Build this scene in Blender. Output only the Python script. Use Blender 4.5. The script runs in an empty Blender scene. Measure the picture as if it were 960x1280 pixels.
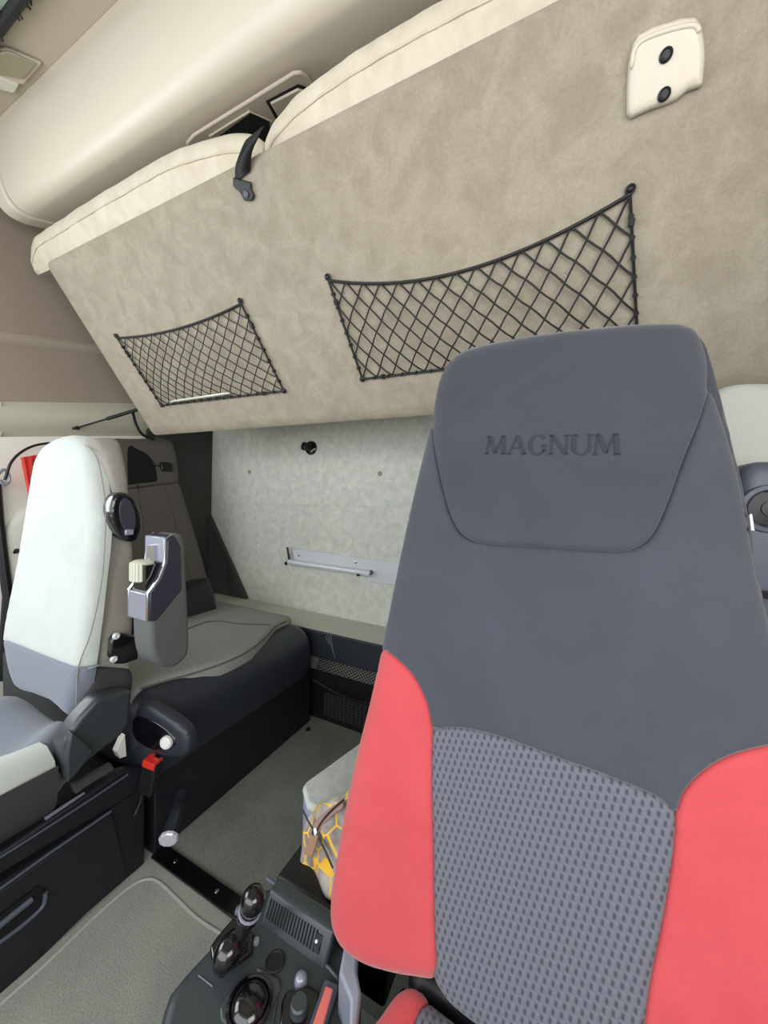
import bpy, bmesh, math, random
import numpy as np
from mathutils import Vector, Matrix
from mathutils.geometry import delaunay_2d_cdt
random.seed(4)
SC = bpy.context.scene
COL = SC.collection
def nrm(v):
    v = np.array(v, float); return v/np.linalg.norm(v)
# ---------------------------------------------------------------- camera survey (solved from the vanishing points)
EYE = np.array([0, 0, 1.0]); FPX = 453.0
RX = nrm([935, 48, -453]); RY = np.array([220, -10, 453.]); RY = nrm(RY-RX*(RX@RY)); RZ = np.cross(RX, RY)
if RZ[1] > 0: RZ = -RZ
RW = np.array([RX, RY, RZ])
def hit(px, py, O, N):                      # where the line of sight meets a real plane of the cab
    d = RW @ np.array([px-480., py-640., FPX]); O = np.array(O, float); N = np.array(N, float)
    return EYE + d*(((O-EYE)@N)/(d@N))
def hy(px, py, y): return hit(px, py, (0, y, 0), (0, 1, 0))
def hx(px, py, x): return hit(px, py, (x, 0, 0), (1, 0, 0))
def hz(px, py, z): return hit(px, py, (0, 0, z), (0, 0, 1))
# ---------------------------------------------------------------- materials
def lin(c): return tuple(((x/255)/12.92 if x/255 <= .04045 else ((x/255+.055)/1.055)**2.4) for x in c)+(1,)
def mat(name, rgb, rough=.8, metal=0, var=.0, vscale=8, fine=0, fscale=300, bump=0, bscale=300, rgb2=None, sheen=0, spec=.5, coat=0):
    m = bpy.data.materials.new(name); m.use_nodes = True; nt = m.node_tree; n = nt.nodes; l = nt.links
    b = n['Principled BSDF']; b.inputs['Roughness'].default_value = rough; b.inputs['Metallic'].default_value = metal
    b.inputs['Specular IOR Level'].default_value = spec
    if sheen: b.inputs['Sheen Weight'].default_value = sheen
    if coat: b.inputs['Coat Weight'].default_value = coat; b.inputs['Coat Roughness'].default_value = .15
    tc = n.new('ShaderNodeTexCoord'); out = None
    c1 = lin(rgb); b.inputs['Base Color'].default_value = c1
    if var or rgb2:
        c2 = lin(rgb2) if rgb2 else tuple(x*(1-var) for x in c1[:3])+(1,)
        no = n.new('ShaderNodeTexNoise'); no.inputs['Scale'].default_value = vscale; no.inputs['Detail'].default_value = 5
        no.inputs['Roughness'].default_value = .6; no.inputs['Distortion'].default_value = .6
        l.new(tc.outputs['Object'], no.inputs['Vector'])
        r = n.new('ShaderNodeValToRGB'); r.color_ramp.elements[0].position = .35; r.color_ramp.elements[1].position = .65
        r.color_ramp.elements[0].color = c2; r.color_ramp.elements[1].color = c1
        l.new(no.outputs['Fac'], r.inputs['Fac']); out = r.outputs['Color']
    if fine:
        n2 = n.new('ShaderNodeTexNoise'); n2.inputs['Scale'].default_value = fscale; n2.inputs['Detail'].default_value = 2
        l.new(tc.outputs['Object'], n2.inputs['Vector'])
        mr = n.new('ShaderNodeMapRange'); mr.inputs[1].default_value = .3; mr.inputs[2].default_value = .7
        mr.inputs[3].default_value = 1-fine; mr.inputs[4].default_value = 1+fine
        l.new(n2.outputs['Fac'], mr.inputs[0])
        mx = n.new('ShaderNodeVectorMath'); mx.operation = 'SCALE'
        if out: l.new(out, mx.inputs[0])
        else: mx.inputs[0].default_value = c1[:3]
        l.new(mr.outputs[0], mx.inputs['Scale']); out = mx.outputs[0]
    if out: l.new(out, b.inputs['Base Color'])
    if bump:
        n3 = n.new('ShaderNodeTexNoise'); n3.inputs['Scale'].default_value = bscale; n3.inputs['Detail'].default_value = 3
        l.new(tc.outputs['Object'], n3.inputs['Vector'])
        bp = n.new('ShaderNodeBump'); bp.inputs['Strength'].default_value = bump; bp.inputs['Distance'].default_value = .002
        l.new(n3.outputs['Fac'], bp.inputs['Height']); l.new(bp.outputs['Normal'], b.inputs['Normal'])
    return m
def weave_mat():
    m = bpy.data.materials.new('woven_seat_cloth'); m.use_nodes = True; nt = m.node_tree; n = nt.nodes; l = nt.links
    b = n['Principled BSDF']; b.inputs['Roughness'].default_value = .75; b.inputs['Sheen Weight'].default_value = .2
    uv = n.new('ShaderNodeUVMap'); mp = n.new('ShaderNodeMapping'); mp.inputs['Rotation'].default_value = (0, 0, math.radians(-12))
    l.new(uv.outputs[0], mp.inputs[0])
    sx = n.new('ShaderNodeSeparateXYZ'); l.new(mp.outputs[0], sx.inputs[0])
    def M(op, a, bb=None):
        k = n.new('ShaderNodeMath'); k.operation = op
        for i, v in enumerate((a, bb)):
            if v is None: continue
            if isinstance(v, (int, float)): k.inputs[i].default_value = v
            else: l.new(v, k.inputs[i])
        return k.outputs[0]
    vy = M('MULTIPLY', sx.outputs[1], 2*math.pi/.0086)
    row = M('SINE', vy)
    xx = M('MULTIPLY', sx.outputs[0], 2*math.pi/.0086)
    skew = M('ADD', xx, M('MULTIPLY', row, .35))
    a = M('MULTIPLY', M('SINE', skew), M('SINE', M('MULTIPLY', vy, .5)))
    h = M('ADD', M('MULTIPLY', a, .5), .5)
    r = n.new('ShaderNodeValToRGB'); r.color_ramp.elements[0].position = .12; r.color_ramp.elements[1].position = .5
    r.color_ramp.elements[0].color = lin((60, 62, 74)); r.color_ramp.elements[1].color = lin((100, 102, 113))
    l.new(h, r.inputs['Fac']); l.new(r.outputs[0], b.inputs['Base Color'])
    bp = n.new('ShaderNodeBump'); bp.inputs['Strength'].default_value = .8; bp.inputs['Distance'].default_value = .0015
    l.new(h, bp.inputs['Height']); l.new(bp.outputs[0], b.inputs['Normal'])
    return m
def bunk_mat(name, a, b_, vs=11, rib=True):
    m = mat(name, a, .95, rgb2=b_, vscale=vs, fine=.07, fscale=220, bump=.25, bscale=160, spec=.2)
    return m
def bag_mat():
    m = bpy.data.materials.new('bag_print'); m.use_nodes = True; nt = m.node_tree; n = nt.nodes; l = nt.links
    b = n['Principled BSDF']; b.inputs['Roughness'].default_value = .7
    tc = n.new('ShaderNodeTexCoord')
    v = n.new('ShaderNodeTexVoronoi'); v.feature = 'DISTANCE_TO_EDGE'; v.inputs['Scale'].default_value = 23; v.inputs['Randomness'].default_value = .7
    l.new(tc.outputs['Object'], v.inputs['Vector'])
    r = n.new('ShaderNodeValToRGB'); r.color_ramp.interpolation = 'LINEAR'
    r.color_ramp.elements[0].position = .02; r.color_ramp.elements[0].color = (1, 1, 1, 1)
    r.color_ramp.elements[1].position = .04; r.color_ramp.elements[1].color = (0, 0, 0, 1)
    l.new(v.outputs[0], r.inputs[0])
    no = n.new('ShaderNodeTexNoise'); no.inputs['Scale'].default_value = 25; l.new(tc.outputs['Object'], no.inputs['Vector'])
    r2 = n.new('ShaderNodeValToRGB'); r2.color_ramp.elements[0].color = lin((126, 116, 108)); r2.color_ramp.elements[1].color = lin((190, 182, 174))
    r2.color_ramp.elements[0].position = .35; r2.color_ramp.elements[1].position = .65
    l.new(no.outputs[0], r2.inputs[0])
    mx = n.new('ShaderNodeMix'); mx.data_type = 'RGBA'; l.new(r.outputs[0], mx.inputs['Factor'])
    l.new(r2.outputs[0], mx.inputs['A']); mx.inputs['B'].default_value = lin((245, 190, 50))
    l.new(mx.outputs['Result'], b.inputs['Base Color'])
    return m
M = dict(
    bunk=bunk_mat('mottled_bunk_cloth', (172, 163, 146), (157, 148, 131), 17),
    rear=bunk_mat('rear_wall_felt', (226, 228, 218), (206, 209, 199), 26),
    matt=mat('cream_mattress_cover', (222, 213, 192), .9, rgb2=(208, 198, 176), vscale=18, bump=.5, bscale=35, sheen=.2),
    locker=mat('cream_moulding', (222, 213, 195), .38, fine=.02, fscale=400, spec=.5),
    trim=mat('beige_trim', (196, 184, 168), .5),
    ceil=mat('beige_headlining', (178, 168, 148), .9, fine=.05),
    wallu=mat('taupe_headlining', (166, 153, 138), .95, fine=.05, fscale=250, bump=.2),
    wallc=mat('pale_side_padding', (205, 203, 184), .8, fine=.03),
    wallp=mat('cream_pillar_plastic', (252, 252, 242), .5),
    floor=mat('grey_rubber_mat', (172, 175, 166), .85, rgb2=(160, 163, 155), vscale=6, fine=.16, fscale=260, bump=.5, bscale=350),
    floor2=mat('dark_floor_carpet', (136, 139, 132), .95, rgb2=(124, 127, 120), vscale=7, fine=.18, fscale=280, bump=.5, bscale=350),
    ridge=mat('pale_mat_ridge', (178, 180, 172), .7),
    blackp=mat('black_plastic', (22, 23, 27), .45),
    glossk=mat('gloss_black', (14, 14, 18), .12, coat=.6),
    console=mat('console_plastic', (58, 64, 67), .34, fine=.03, fscale=500),
    base=mat('dark_base_plastic', (27, 28, 34), .5, fine=.05, fscale=400),
    vinyl=mat('black_vinyl', (44, 48, 56), .42, bump=.35, bscale=180),
    benchc=mat('taupe_bench_cloth', (144, 145, 141), .9, fine=.08, bump=.2),
    benchb=mat('dark_bench_back_cloth', (96, 92, 88), .9, fine=.06),
    corner=mat('painted_corner_shade', (64, 68, 65), .95, fine=.06),  # dark colour standing in for the shade in the rear corner
    shelf=mat('shelf_cloth', (202, 201, 190), .9, fine=.06, fscale=120),
    grey=mat('charcoal_velour', (64, 68, 78), .85, rgb2=(57, 61, 70), vscale=5, fine=.04, fscale=350, bump=.15, bscale=500, sheen=.25),
    grey2=mat('charcoal_velour_pad', (60, 63, 73), .85, rgb2=(53, 56, 66), vscale=6, fine=.04, fscale=350, bump=.15, bscale=500, sheen=.25),
    emb=mat('pressed_letter_cloth', (42, 46, 56), .8),
    seam=mat('seam_thread', (40, 42, 50), .8),
    red=mat('red_side_cloth', (196, 70, 76), .8, rgb2=(187, 63, 69), vscale=9, fine=.03, fscale=400, bump=.3, bscale=350, sheen=.3),
    weave=weave_mat(),
    pseat=mat('pale_seat_cover', (192, 198, 193), .85, rgb2=(184, 190, 186), vscale=7, fine=.02, sheen=.3),
    pside=mat('warm_grey_seat_side', (150, 146, 138), .9, fine=.04),
    pblue=mat('blue_grey_seat_cloth', (112, 118, 130), .85, fine=.05, sheen=.3),
    pdark=mat('dark_grey_seat_side', (60, 59, 60), .85, fine=.04),
    armp=mat('dark_armrest_plastic', (52, 54, 66), .4),
    armg=mat('grey_armrest_vinyl', (92, 94, 94), .55, bump=.2),
    alu=mat('brushed_aluminium', (226, 229, 234), .35, metal=.15),
    chrome=mat('chrome', (210, 212, 218), .15, metal=1),
    silver=mat('silver_plastic', (150, 154, 168), .3, metal=.3),
    white=mat('white_plastic', (236, 236, 236), .4),
    cap=mat('pearly_cap', (225, 222, 232), .25, metal=.2),
    net=mat('black_elastic_cord', (18, 18, 20), .6),
    strap=mat('black_webbing', (24, 24, 26), .6, bump=.4, bscale=400),
    steel=mat('grey_side_cover', (142, 150, 164), .4),
    boxt=mat('pale_box_cloth', (196, 200, 194), .85, rgb2=(180, 186, 180), vscale=40),
    boxs=mat('lavender_grey_box_side', (140, 142, 166), .6),
    redb=mat('red_release_button', (226, 52, 40), .4),
    pink=mat('pale_red_strip', (226, 120, 112), .4),
    redc=mat('red_curtain_cloth', (226, 66, 56), .8),
    bag=bag_mat(), zipm=mat('pink_brown_lining', (150, 120, 112), .7), leather=mat('tan_leather_tab', (150, 116, 84), .5),
    glass=mat('pale_green_glazing', (150, 170, 156), .2),
    lens=mat('lamp_lens', (148, 142, 116), .25),
    dark=mat('dark_void', (10, 10, 12), .9),
    guide=mat('blue_grey_guide', (84, 90, 104), .45),
    padr=mat('pale_grey_pad_cloth', (196, 200, 192), .85, fine=.04),
    clear=mat('clear_plastic', (225, 225, 215), .15),
)
# ---------------------------------------------------------------- builders
class MB:
    def __init__(s): s.v = []; s.f = []; s.uv = None; s.off = []
    def add(s, vs, fs):
        k = len(s.v); s.v += [tuple(map(float, p)) for p in vs]; s.f += [tuple(i+k for i in f) for f in fs]; return s
    def box(s, lo, hi):
        x0, y0, z0 = lo; x1, y1, z1 = hi
        return s.add([(x0,y0,z0),(x1,y0,z0),(x1,y1,z0),(x0,y1,z0),(x0,y0,z1),(x1,y0,z1),(x1,y1,z1),(x0,y1,z1)],
                     [(0,3,2,1),(4,5,6,7),(0,1,5,4),(1,2,6,5),(2,3,7,6),(3,0,4,7)])
    def obox(s, c, a, b, d):                # centre and three half-axis vectors
        c, a, b, d = map(lambda q: np.array(q, float), (c, a, b, d))
        if np.dot(np.cross(a, b), d) < 0: a = -a
        vs = [c+i*a+j*b+k*d for k in (-1, 1) for i, j in ((-1,-1),(1,-1),(1,1),(-1,1))]
        return s.add(vs, [(0,3,2,1),(4,5,6,7),(0,1,5,4),(1,2,6,5),(2,3,7,6),(3,0,4,7)])
    def prism(s, poly, vec):                # polygon pushed along vec
        poly = [np.array(p, float) for p in poly]; vec = np.array(vec, float)
        nn = sum((np.cross(poly[i]-poly[0], poly[(i+1) % len(poly)]-poly[0]) for i in range(1, len(poly)-1)), np.zeros(3))
        if nn@vec > 0: poly = poly[::-1]
        k = len(poly)
        return s.add(poly+[p+vec for p in poly], [tuple(range(k)), tuple(range(2*k-1, k-1, -1))]+[(i, i+k, (i+1) % k+k, (i+1) % k)[::1] for i in range(k)])
    def tube(s, pts, r, n=8, closed=False, flat=1.0):
        P = [np.array(p, float) for p in pts]; N = len(P); rs = r if hasattr(r, '__len__') else [r]*N
        up = None; rings = []
        for i in range(N):
            a = P[(i-1) % N] if (closed or i > 0) else P[i]; b = P[(i+1) % N] if (closed or i < N-1) else P[i]
            t = b-a; t = t/(np.linalg.norm(t)+1e-12)
            if up is None: up = np.cross(t, [0.31, .2, .9]); up /= np.linalg.norm(up)
            up = up-t*(up@t); up /= np.linalg.norm(up)+1e-12; w = np.cross(t, up)
            rings.append([P[i]+rs[i]*(math.cos(q)*up+flat*math.sin(q)*w) for q in [2*math.pi*j/n for j in range(n)]])
        vs = [p for R in rings for p in R]; fs = []
        for i in range(N if closed else N-1):
            j = (i+1) % N
            fs += [(i*n+k, i*n+(k+1) % n, j*n+(k+1) % n, j*n+k) for k in range(n)]
        if not closed: fs += [tuple(range(n-1, -1, -1)), tuple(range((N-1)*n, N*n))]
        return s.add(vs, fs)
    def lathe(s, c, ax, prof, n=24):        # prof: (radius, height along ax)
        c = np.array(c, float); ax = nrm(ax); u = nrm(np.cross(ax, [.3, .9, .2])); w = np.cross(ax, u)
        vs = []; m = len(prof)
        for r, h in prof: vs += [c+ax*h+r*(math.cos(2*math.pi*j/n)*u+math.sin(2*math.pi*j/n)*w) for j in range(n)]
        fs = [(i*n+k, i*n+(k+1) % n, (i+1)*n+(k+1) % n, (i+1)*n+k) for i in range(m-1) for k in range(n)]
        fs += [tuple(range(n-1, -1, -1)), tuple(range((m-1)*n, m*n))]
        return s.add(vs, fs)
    def grid(s, rows):
        m = len(rows[0]); vs = [p for r in rows for p in r]
        return s.add(vs, [(i*m+j, i*m+j+1, (i+1)*m+j+1, (i+1)*m+j) for i in range(len(rows)-1) for j in range(m-1)])
    def build(s, name, m, parent=None, bevel=0, seg=2, smooth=38, sub=0):
        off = np.zeros(3); p = parent
        while p is not None: off += np.array(p.location); p = p.parent
        me = bpy.data.meshes.new(name); me.from_pydata([tuple(np.array(v)-off) for v in s.v], [], s.f); me.update()
        if s.uv is not None:
            ul = me.uv_layers.new(name='UVMap')
            for li, lp in enumerate(me.loops): ul.data[li].uv = s.uv[lp.vertex_index]
        me.materials.append(m); me.shade_smooth(); me.set_sharp_from_angle(angle=math.radians(smooth))
        o = bpy.data.objects.new(name, me); COL.objects.link(o)
        if parent is not None: o.parent = parent
        if bevel:
            b = o.modifiers.new('Bevel', 'BEVEL'); b.width = bevel; b.segments = seg; b.limit_method = 'ANGLE'; b.angle_limit = math.radians(40)
            b.harden_normals = False
            me.set_sharp_from_angle(angle=math.radians(75))
        if sub:
            q = o.modifiers.new('Sub', 'SUBSURF'); q.levels = sub; q.render_levels = sub
        return o
def tag(o, label=None, cat=None, group=None, kind=None):
    for k, v in (('label', label), ('category', cat), ('group', group), ('kind', kind)):
        if v: o[k] = v
    return o
def thing(name, loc, label, cat, group=None):
    o = bpy.data.objects.new(name, None); COL.objects.link(o); o.location = tuple(map(float, loc)); o.empty_display_size = .05
    return tag(o, label, cat, group)
def struct(o): o['kind'] = 'structure'; return o
def cr(pts, n=6, closed=False):             # Catmull-Rom resample
    P = [np.array(p, float) for p in pts]; N = len(P); out = []
    for i in range(N if closed else N-1):
        p1, p2 = P[i], P[(i+1) % N]
        p0 = P[(i-1) % N] if (closed or i > 0) else 2*p1-p2
        p3 = P[(i+2) % N] if (closed or i+2 < N) else 2*p2-p1
        for k in range(n):
            t = k/n; out.append(.5*((2*p1)+(-p0+p2)*t+(2*p0-5*p1+4*p2-p3)*t*t+(-p0+3*p1-3*p2+p3)*t**3))
    if not closed: out.append(P[-1])
    return out
def resample(poly, d, closed=True):
    out = []; N = len(poly)
    for i in range(N if closed else N-1):
        a, b = poly[i], poly[(i+1) % N]; L = np.linalg.norm(b-a)
        if L < 1e-7: continue
        k = max(1, int(round(L/d)))
        out += [a+(b-a)*j/k for j in range(k)]
    return out
def pdist(P, poly, closed=True):            # distance of each point of P to a polyline
    D = np.full(len(P), 1e9); N = len(poly)
    for i in range(N if closed else N-1):
        a = poly[i]; e = poly[(i+1) % N]-a; L = e@e
        if L < 1e-14: continue
        t = np.clip(((P-a)@e)/L, 0, 1); D = np.minimum(D, np.linalg.norm(P-(a+t[:, None]*e), axis=1))
    return D
def inside(P, poly):
    c = np.zeros(len(P), bool); N = len(poly)
    for i in range(N):
        a, b = poly[i], poly[(i+1) % N]
        if abs(a[1]-b[1]) < 1e-12: continue
        k = ((a[1] > P[:, 1]) != (b[1] > P[:, 1])) & (P[:, 0] < (b[0]-a[0])*(P[:, 1]-a[1])/(b[1]-a[1])+a[0]); c ^= k
    return c
class Frame:
    def __init__(s, O, N, U=(1, 0, 0)):
        s.O = np.array(O, float); s.N = nrm(N); U = np.array(U, float); s.U = nrm(U-s.N*(U@s.N)); s.V = np.cross(s.N, s.U)
        if s.V[2] < 0 and abs(s.V[2]) > .3: s.V = -s.V
        if abs(s.N[2]) > .9 and s.V[1] < 0: s.V = -s.V
    def px(s, pts): return [s.to2(hit(p[0], p[1], s.O, s.N)) for p in pts]
    def to2(s, q): q = np.array(q)-s.O; return np.array([q@s.U, q@s.V])
    def to3(s, uv, h=0): return s.O+s.U*uv[0]+s.V*uv[1]+s.N*h
def pad(fr, region, depth=.05, outer=None, R=.03, r=.005, g=.003, sp=.012, h0=None, power=2.0):
    """puffed upholstery panel: region outline in plane coords; edges roll off at the outer outline, shared seams dip"""
    rg = resample([np.array(p, float) for p in region], sp*.8)
    q = [rg[0]]
    for p in rg[1:]:
        if np.linalg.norm(p-q[-1]) > sp*.25: q.append(p)
    if np.linalg.norm(q[0]-q[-1]) < sp*.25: q.pop()
    rg = q
    A = sum(rg[i][0]*rg[(i+1) % len(rg)][1]-rg[(i+1) % len(rg)][0]*rg[i][1] for i in range(len(rg)))
    if A < 0: rg = rg[::-1]
    a = np.array(rg); lo = a.min(0); hi = a.max(0); G = []
    k = 0; y = lo[1]+sp/2
    while y < hi[1]:
        x = lo[0]+(sp/2 if k % 2 else 0)
        while x < hi[0]: G.append((x, y)); x += sp
        y += sp*.87; k += 1
    extra = []
    for e in (r*.35, r*.8, R*.15, R*.4):   # inner offset rows keep the roll-off round
        if e < sp*.2: continue
        for i in range(len(rg)):
            t = rg[(i+1) % len(rg)]-rg[i-1]; t = t/(np.linalg.norm(t)+1e-9); extra.append(rg[i]+e*np.array([-t[1], t[0]]))
    G = np.array(G+extra); G = G[inside(G, rg)]; D = pdist(G, rg); G = G[D > min(r*.3, sp*.3)]
    keep = []; seen = set()
    for p in G:
        key = (round(p[0]/(sp*.35)), round(p[1]/(sp*.35)))
        if key in seen: continue
        seen.add(key); keep.append(p)
    V2 = [Vector(p) for p in rg]+[Vector(p) for p in keep]; nb = len(rg)
    res = delaunay_2d_cdt(V2, [], [list(range(nb))], 1, 1e-6)
    P = np.array([tuple(v) for v in res[0]]); F = res[2]
    dr = pdist(P, rg); ou = outer if outer is not None else rg
    do = pdist(P, resample([np.array(p, float) for p in ou], sp))
    def roll(d, rad, amp): x = np.clip(d/rad, 0, 1); return -amp*(1-np.sqrt(np.clip(1-(1-x)**power, 0, 1)))
    h = roll(do, R, R*.9)
    if outer is not None: h = h+roll(dr, r, g)
    if h0 is not None: h = h+np.array([h0(p) for p in P])
    mb = MB(); vs = [fr.to3(P[i], h[i]) for i in range(len(P))]
    fs = []
    for f in F:
        f = list(f); n3 = np.cross(vs[f[1]]-vs[f[0]], vs[f[2]]-vs[f[0]])
        if n3@fr.N < 0: f = f[::-1]
        fs.append(tuple(f))
    # boundary loop edges
    from collections import Counter
    ed = Counter()
    for f in fs:
        for i in range(len(f)): ed[(f[i], f[(i+1) % len(f)])] += 1
    bd = [e for e in ed if (e[1], e[0]) not in ed]
    idx = {}; uvs = [tuple(p) for p in P]
    for e in bd:
        for i in e:
            if i not in idx: idx[i] = len(vs); vs.append(fr.to3(P[i], -depth)); uvs.append(tuple(P[i]))
    for a_, b_ in bd: fs.append((b_, a_, idx[a_], idx[b_]))
    mb.add(vs, fs); mb.uv = uvs
    return mb
def seamline(mb, fr, pts, hgt, r=.0012): mb.tube([fr.to3(p, hgt) for p in pts], r, 5)

# ================================================================ THE SHELL
XL, XR, YF, YB, ZC = -1.90, .62, -.95, 1.5, 2.2
struct(MB().box((XL, YF, -.03), (XR, .60, 0)).build('floor', M['floor']))
struct(MB().box((XL, .60, -.03), (XR, YB, -.002)).build('floor', M['floor2']))
struct(MB().box((XL, YF, ZC), (XR, YB+.05, ZC+.03)).build('ceiling', M['ceil']))
struct(MB().box((XL-.05, YB, -.03), (XR+.05, YB+.04, ZC)).build('wall_rear', M['rear']))
struct(MB().box((XL-.04, YF, -.03), (XL, .35, .78)).box((XL-.04, YF, 1.55), (XL, .35, ZC)).box((XL-.04, .35, -.03), (XL, YB, ZC)).build('wall_left', M['wallu']))
struct(MB().box((XR, YF, -.03), (XR+.04, .2, .8)).box((XR, YF, 1.5), (XR+.04, .2, ZC)).box((XR, .2, -.03), (XR+.04, YB, ZC)).build('wall_right', M['wallu']))
# wall seam on rear wall
m_ = MB(); m_.tube([hy(p[0], p[1], YB-.001) for p in ((240, 628), (300, 630), (400, 632), (525, 634))], .0016, 5)
struct(m_.build('trim_1', M['rear']))
# pale lower side wall, padded band and shelf ledge on the left
def lw(px, py, x=XL+.004): return hx(px, py, x)
y0 = .36
def zline(p, q):                            # straight line through two pixels on the left wall
    a, b = lw(*p), lw(*q); k = (b[2]-a[2])/(b[1]-a[1]); return lambda y: a[2]+k*(y-a[1])
t1, t2 = zline((0, 414), (112, 427)), zline((0, 430), (112, 441))
b1, b2 = zline((10, 502), (160, 504)), zline((16, 546), (160, 545))
def strip(za, zb, ya, yb, dx, mb, n=6):     # strip swelling off the wall
    rows = []
    for y in (ya, yb):
        rows.append([(XL, y, za(y))]+[(XL+dx*math.sin(math.pi*(k+.5)/n), y, za(y)+(zb(y)-za(y))*(k+.5)/n) for k in range(n)]+[(XL, y, zb(y))])
    mb.grid(rows); k = len(rows[0])
    b = len(mb.v)-2*k; mb.f += [tuple(b+i for i in range(k)), tuple(b+k+i for i in range(k-1, -1, -1))]
m_ = MB(); strip(t2, t1, y0, 1.45, .03, m_, 3); struct(m_.build('trim_2', M['trim'], smooth=30))
m_ = MB(); strip(b2, b1, .57, 1.45, .045, m_, 10); struct(m_.build('trim_3', M['wallc'], smooth=80))
m_ = MB(); m_.prism([(XL+.003, y0, .0), (XL+.003, 1.48, 0), (XL+.003, 1.48, b2(1.48)), (XL+.003, y0, b2(y0))], (.012, 0, 0)); struct(m_.build('wall_left_lining', M['wallp']))
m_ = MB(); m_.prism([(XL+.003, y0, b2(y0)), (XL+.003, .60, b2(.60)), (XL+.003, .60, b1(.6)), (XL+.003, y0, b1(y0))], (.02, 0, 0)); struct(m_.build('trim_4', M['wallp'], bevel=.008))
# door seal at the far left
m_ = MB(); m_.tube([hx(p[0], p[1], XL+.03) for p in ((-6, 600), (-2, 650), (4, 700), (10, 745), (6, 800), (2, 850))], .016, 8); struct(m_.build('door_1', M['blackp']))
# bench-back shadow in the rear corner, put in as dark-coloured sheets
m_ = MB(); m_.prism([hy(p[0], p[1], YB-.001) for p in ((190, 545), (236, 549), (247, 565), (250, 606), (262, 636), (278, 672), (294, 707), (312, 748), (190, 760))], (0, -.02, 0)); struct(m_.build('painted_shade_1', M['corner'], bevel=.012, seg=4))
m_ = MB(); m_.box((XL+.014, 1.12, .40), (XL+.030, 1.499, 1.40)); struct(m_.build('painted_shade_2', M['corner'], bevel=.006))  # the same painted shade carried onto the side wall

# ---- pale moulded panel low on the side wall
fr = Frame((XL+.03, .6, .8), (1, 0, 0), (0, 1, 0))
pp = fr.px([(9, 700), (8, 665), (16, 648), (34, 636), (60, 634), (80, 650), (80, 760), (60, 820), (30, 800)])
t = thing('door_panel', fr.to3((0, -.2)), 'pale curved plastic wall panel low behind the white passenger seat', 'panel')
pad(fr, cr(pp, 5, True), .03, R=.015, sp=.02).build('panel', M['wallp'], t, smooth=60)
q = hx(22, 689, XL+.047); MB().lathe(q-np.array([.012, 0, 0]), (1, 0, 0), [(.007, 0), (.010, .006), (.004, .022)], 10).obox(q, (.004, 0, 0), (0, .012, .005), (0, -.002, .004)).build('clip', M['blackp'], t)
# red curtain strip and cable
fr = Frame((XL+.07, .6, 1.1), (1, 0, 0), (0, 1, 0))
rp = fr.px([(26, 572), (46, 564), (60, 566), (60, 620), (36, 622)])
m_ = MB(); n = 8; rows = []
for k in range(9):
    a = rp[0]+(rp[4]-rp[0])*k/8; b = rp[2]+(rp[3]-rp[2])*k/8
    rows.append([fr.to3(a+(b-a)*j/12, .004*math.sin(j*1.9)) for j in range(13)])
m_.grid(rows); o = m_.build('curtain', M['redc']); tag(o, 'narrow strip of red curtain beside the white passenger headrest', 'curtain')
o.modifiers.new('Solid', 'SOLIDIFY').thickness = .003
t = thing('cable', hx(5, 600, XL+.05), 'thin black cable looping from a bracket to behind the white passenger seat', 'cable')
m_ = MB(); m_.tube(cr([hx(p[0], p[1], XL+.09) for p in ((6, 600), (10, 588), (14, 578), (24, 567), (40, 558), (60, 554), (90, 553))], 5), .0045, 7); m_.build('cord', M['blackp'], t)
m_ = MB(); m_.tube(cr([hx(p[0], p[1], XL+.085) for p in ((-6, 600), (0, 590), (6, 587), (11, 594), (11, 602), (5, 606), (0, 600))], 4), .005, 7)
m_.build('bracket', M['silver'], t)

# ================================================================ overhead locker
t = thing('overhead_locker', (-.6, 1.4, 2.19), 'long cream moulded overhead locker running across the cab below the ceiling', 'locker')
prof = cr([(.54, 2.199), (.533, 2.12), (.540, 2.04), (.553, 1.985), (.572, 1.953), (.603, 1.941), (.65, 1.952), (.80, 2.010), (1.10, 2.12), (1.3, 2.198)], 6)
m_ = MB(); X0, X1 = -1.70, XR-.002
rows = [[(x, p[0], p[1]) for p in prof] for x in (X0, -1.2, -.6, 0, X1)]
m_.grid(rows); k = len(prof)
m_.f += [tuple(range(k-1, -1, -1)), tuple(4*k+i for i in range(k))]
m_.build('locker_body', M['locker'], t, smooth=60)
m_ = MB(); sc = lambda p, s_: (1.0+(p[0]-1.0)*s_ if 0 else p[0]+(-.006 if p[0] < .62 else 0), p[1]-.006 if p[1] < 2.19 else p[1])
m_.prism([(X0-.075, sc(p, 1)[0], sc(p, 1)[1]) for p in prof], (.07, 0, 0)); m_.build('end_cap', M['locker'], t, bevel=.014, seg=4)
# recessed trim under the locker with the two slots
Nn = nrm((0, .4, -1)); fr = Frame((0, .70, 1.962), -Nn*-1, (1, 0, 0))
uo = (0, .70, 1.9585)
fr = Frame(uo, (0, .388, -.922)); fr.V = -fr.V if fr.V[1] < 0 else fr.V
LK = t
def q2(pts, h): return [hit(p[0], p[1], fr.O+fr.N*h, fr.N) for p in pts]
m_ = MB(); m_.prism(q2([(232, 176), (240, 166), (366, 87), (376, 86), (384, 92), (395, 110), (330, 190), (240, 200)], .001), fr.N*.007); t2_ = m_.build('recessed_plate', M['trim'], LK, bevel=.004)
m_ = MB(); m_.prism(q2([(272, 170), (313, 140), (336, 150), (340, 185), (300, 190)], .006), fr.N*.004); m_.build('slot', M['dark'], t2_)
m_ = MB(); m_.tube(q2([(262, 170), (312, 139), (340, 152)], .010), .0022, 6); m_.build('slot_rim', M['trim'], t2_)
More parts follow.
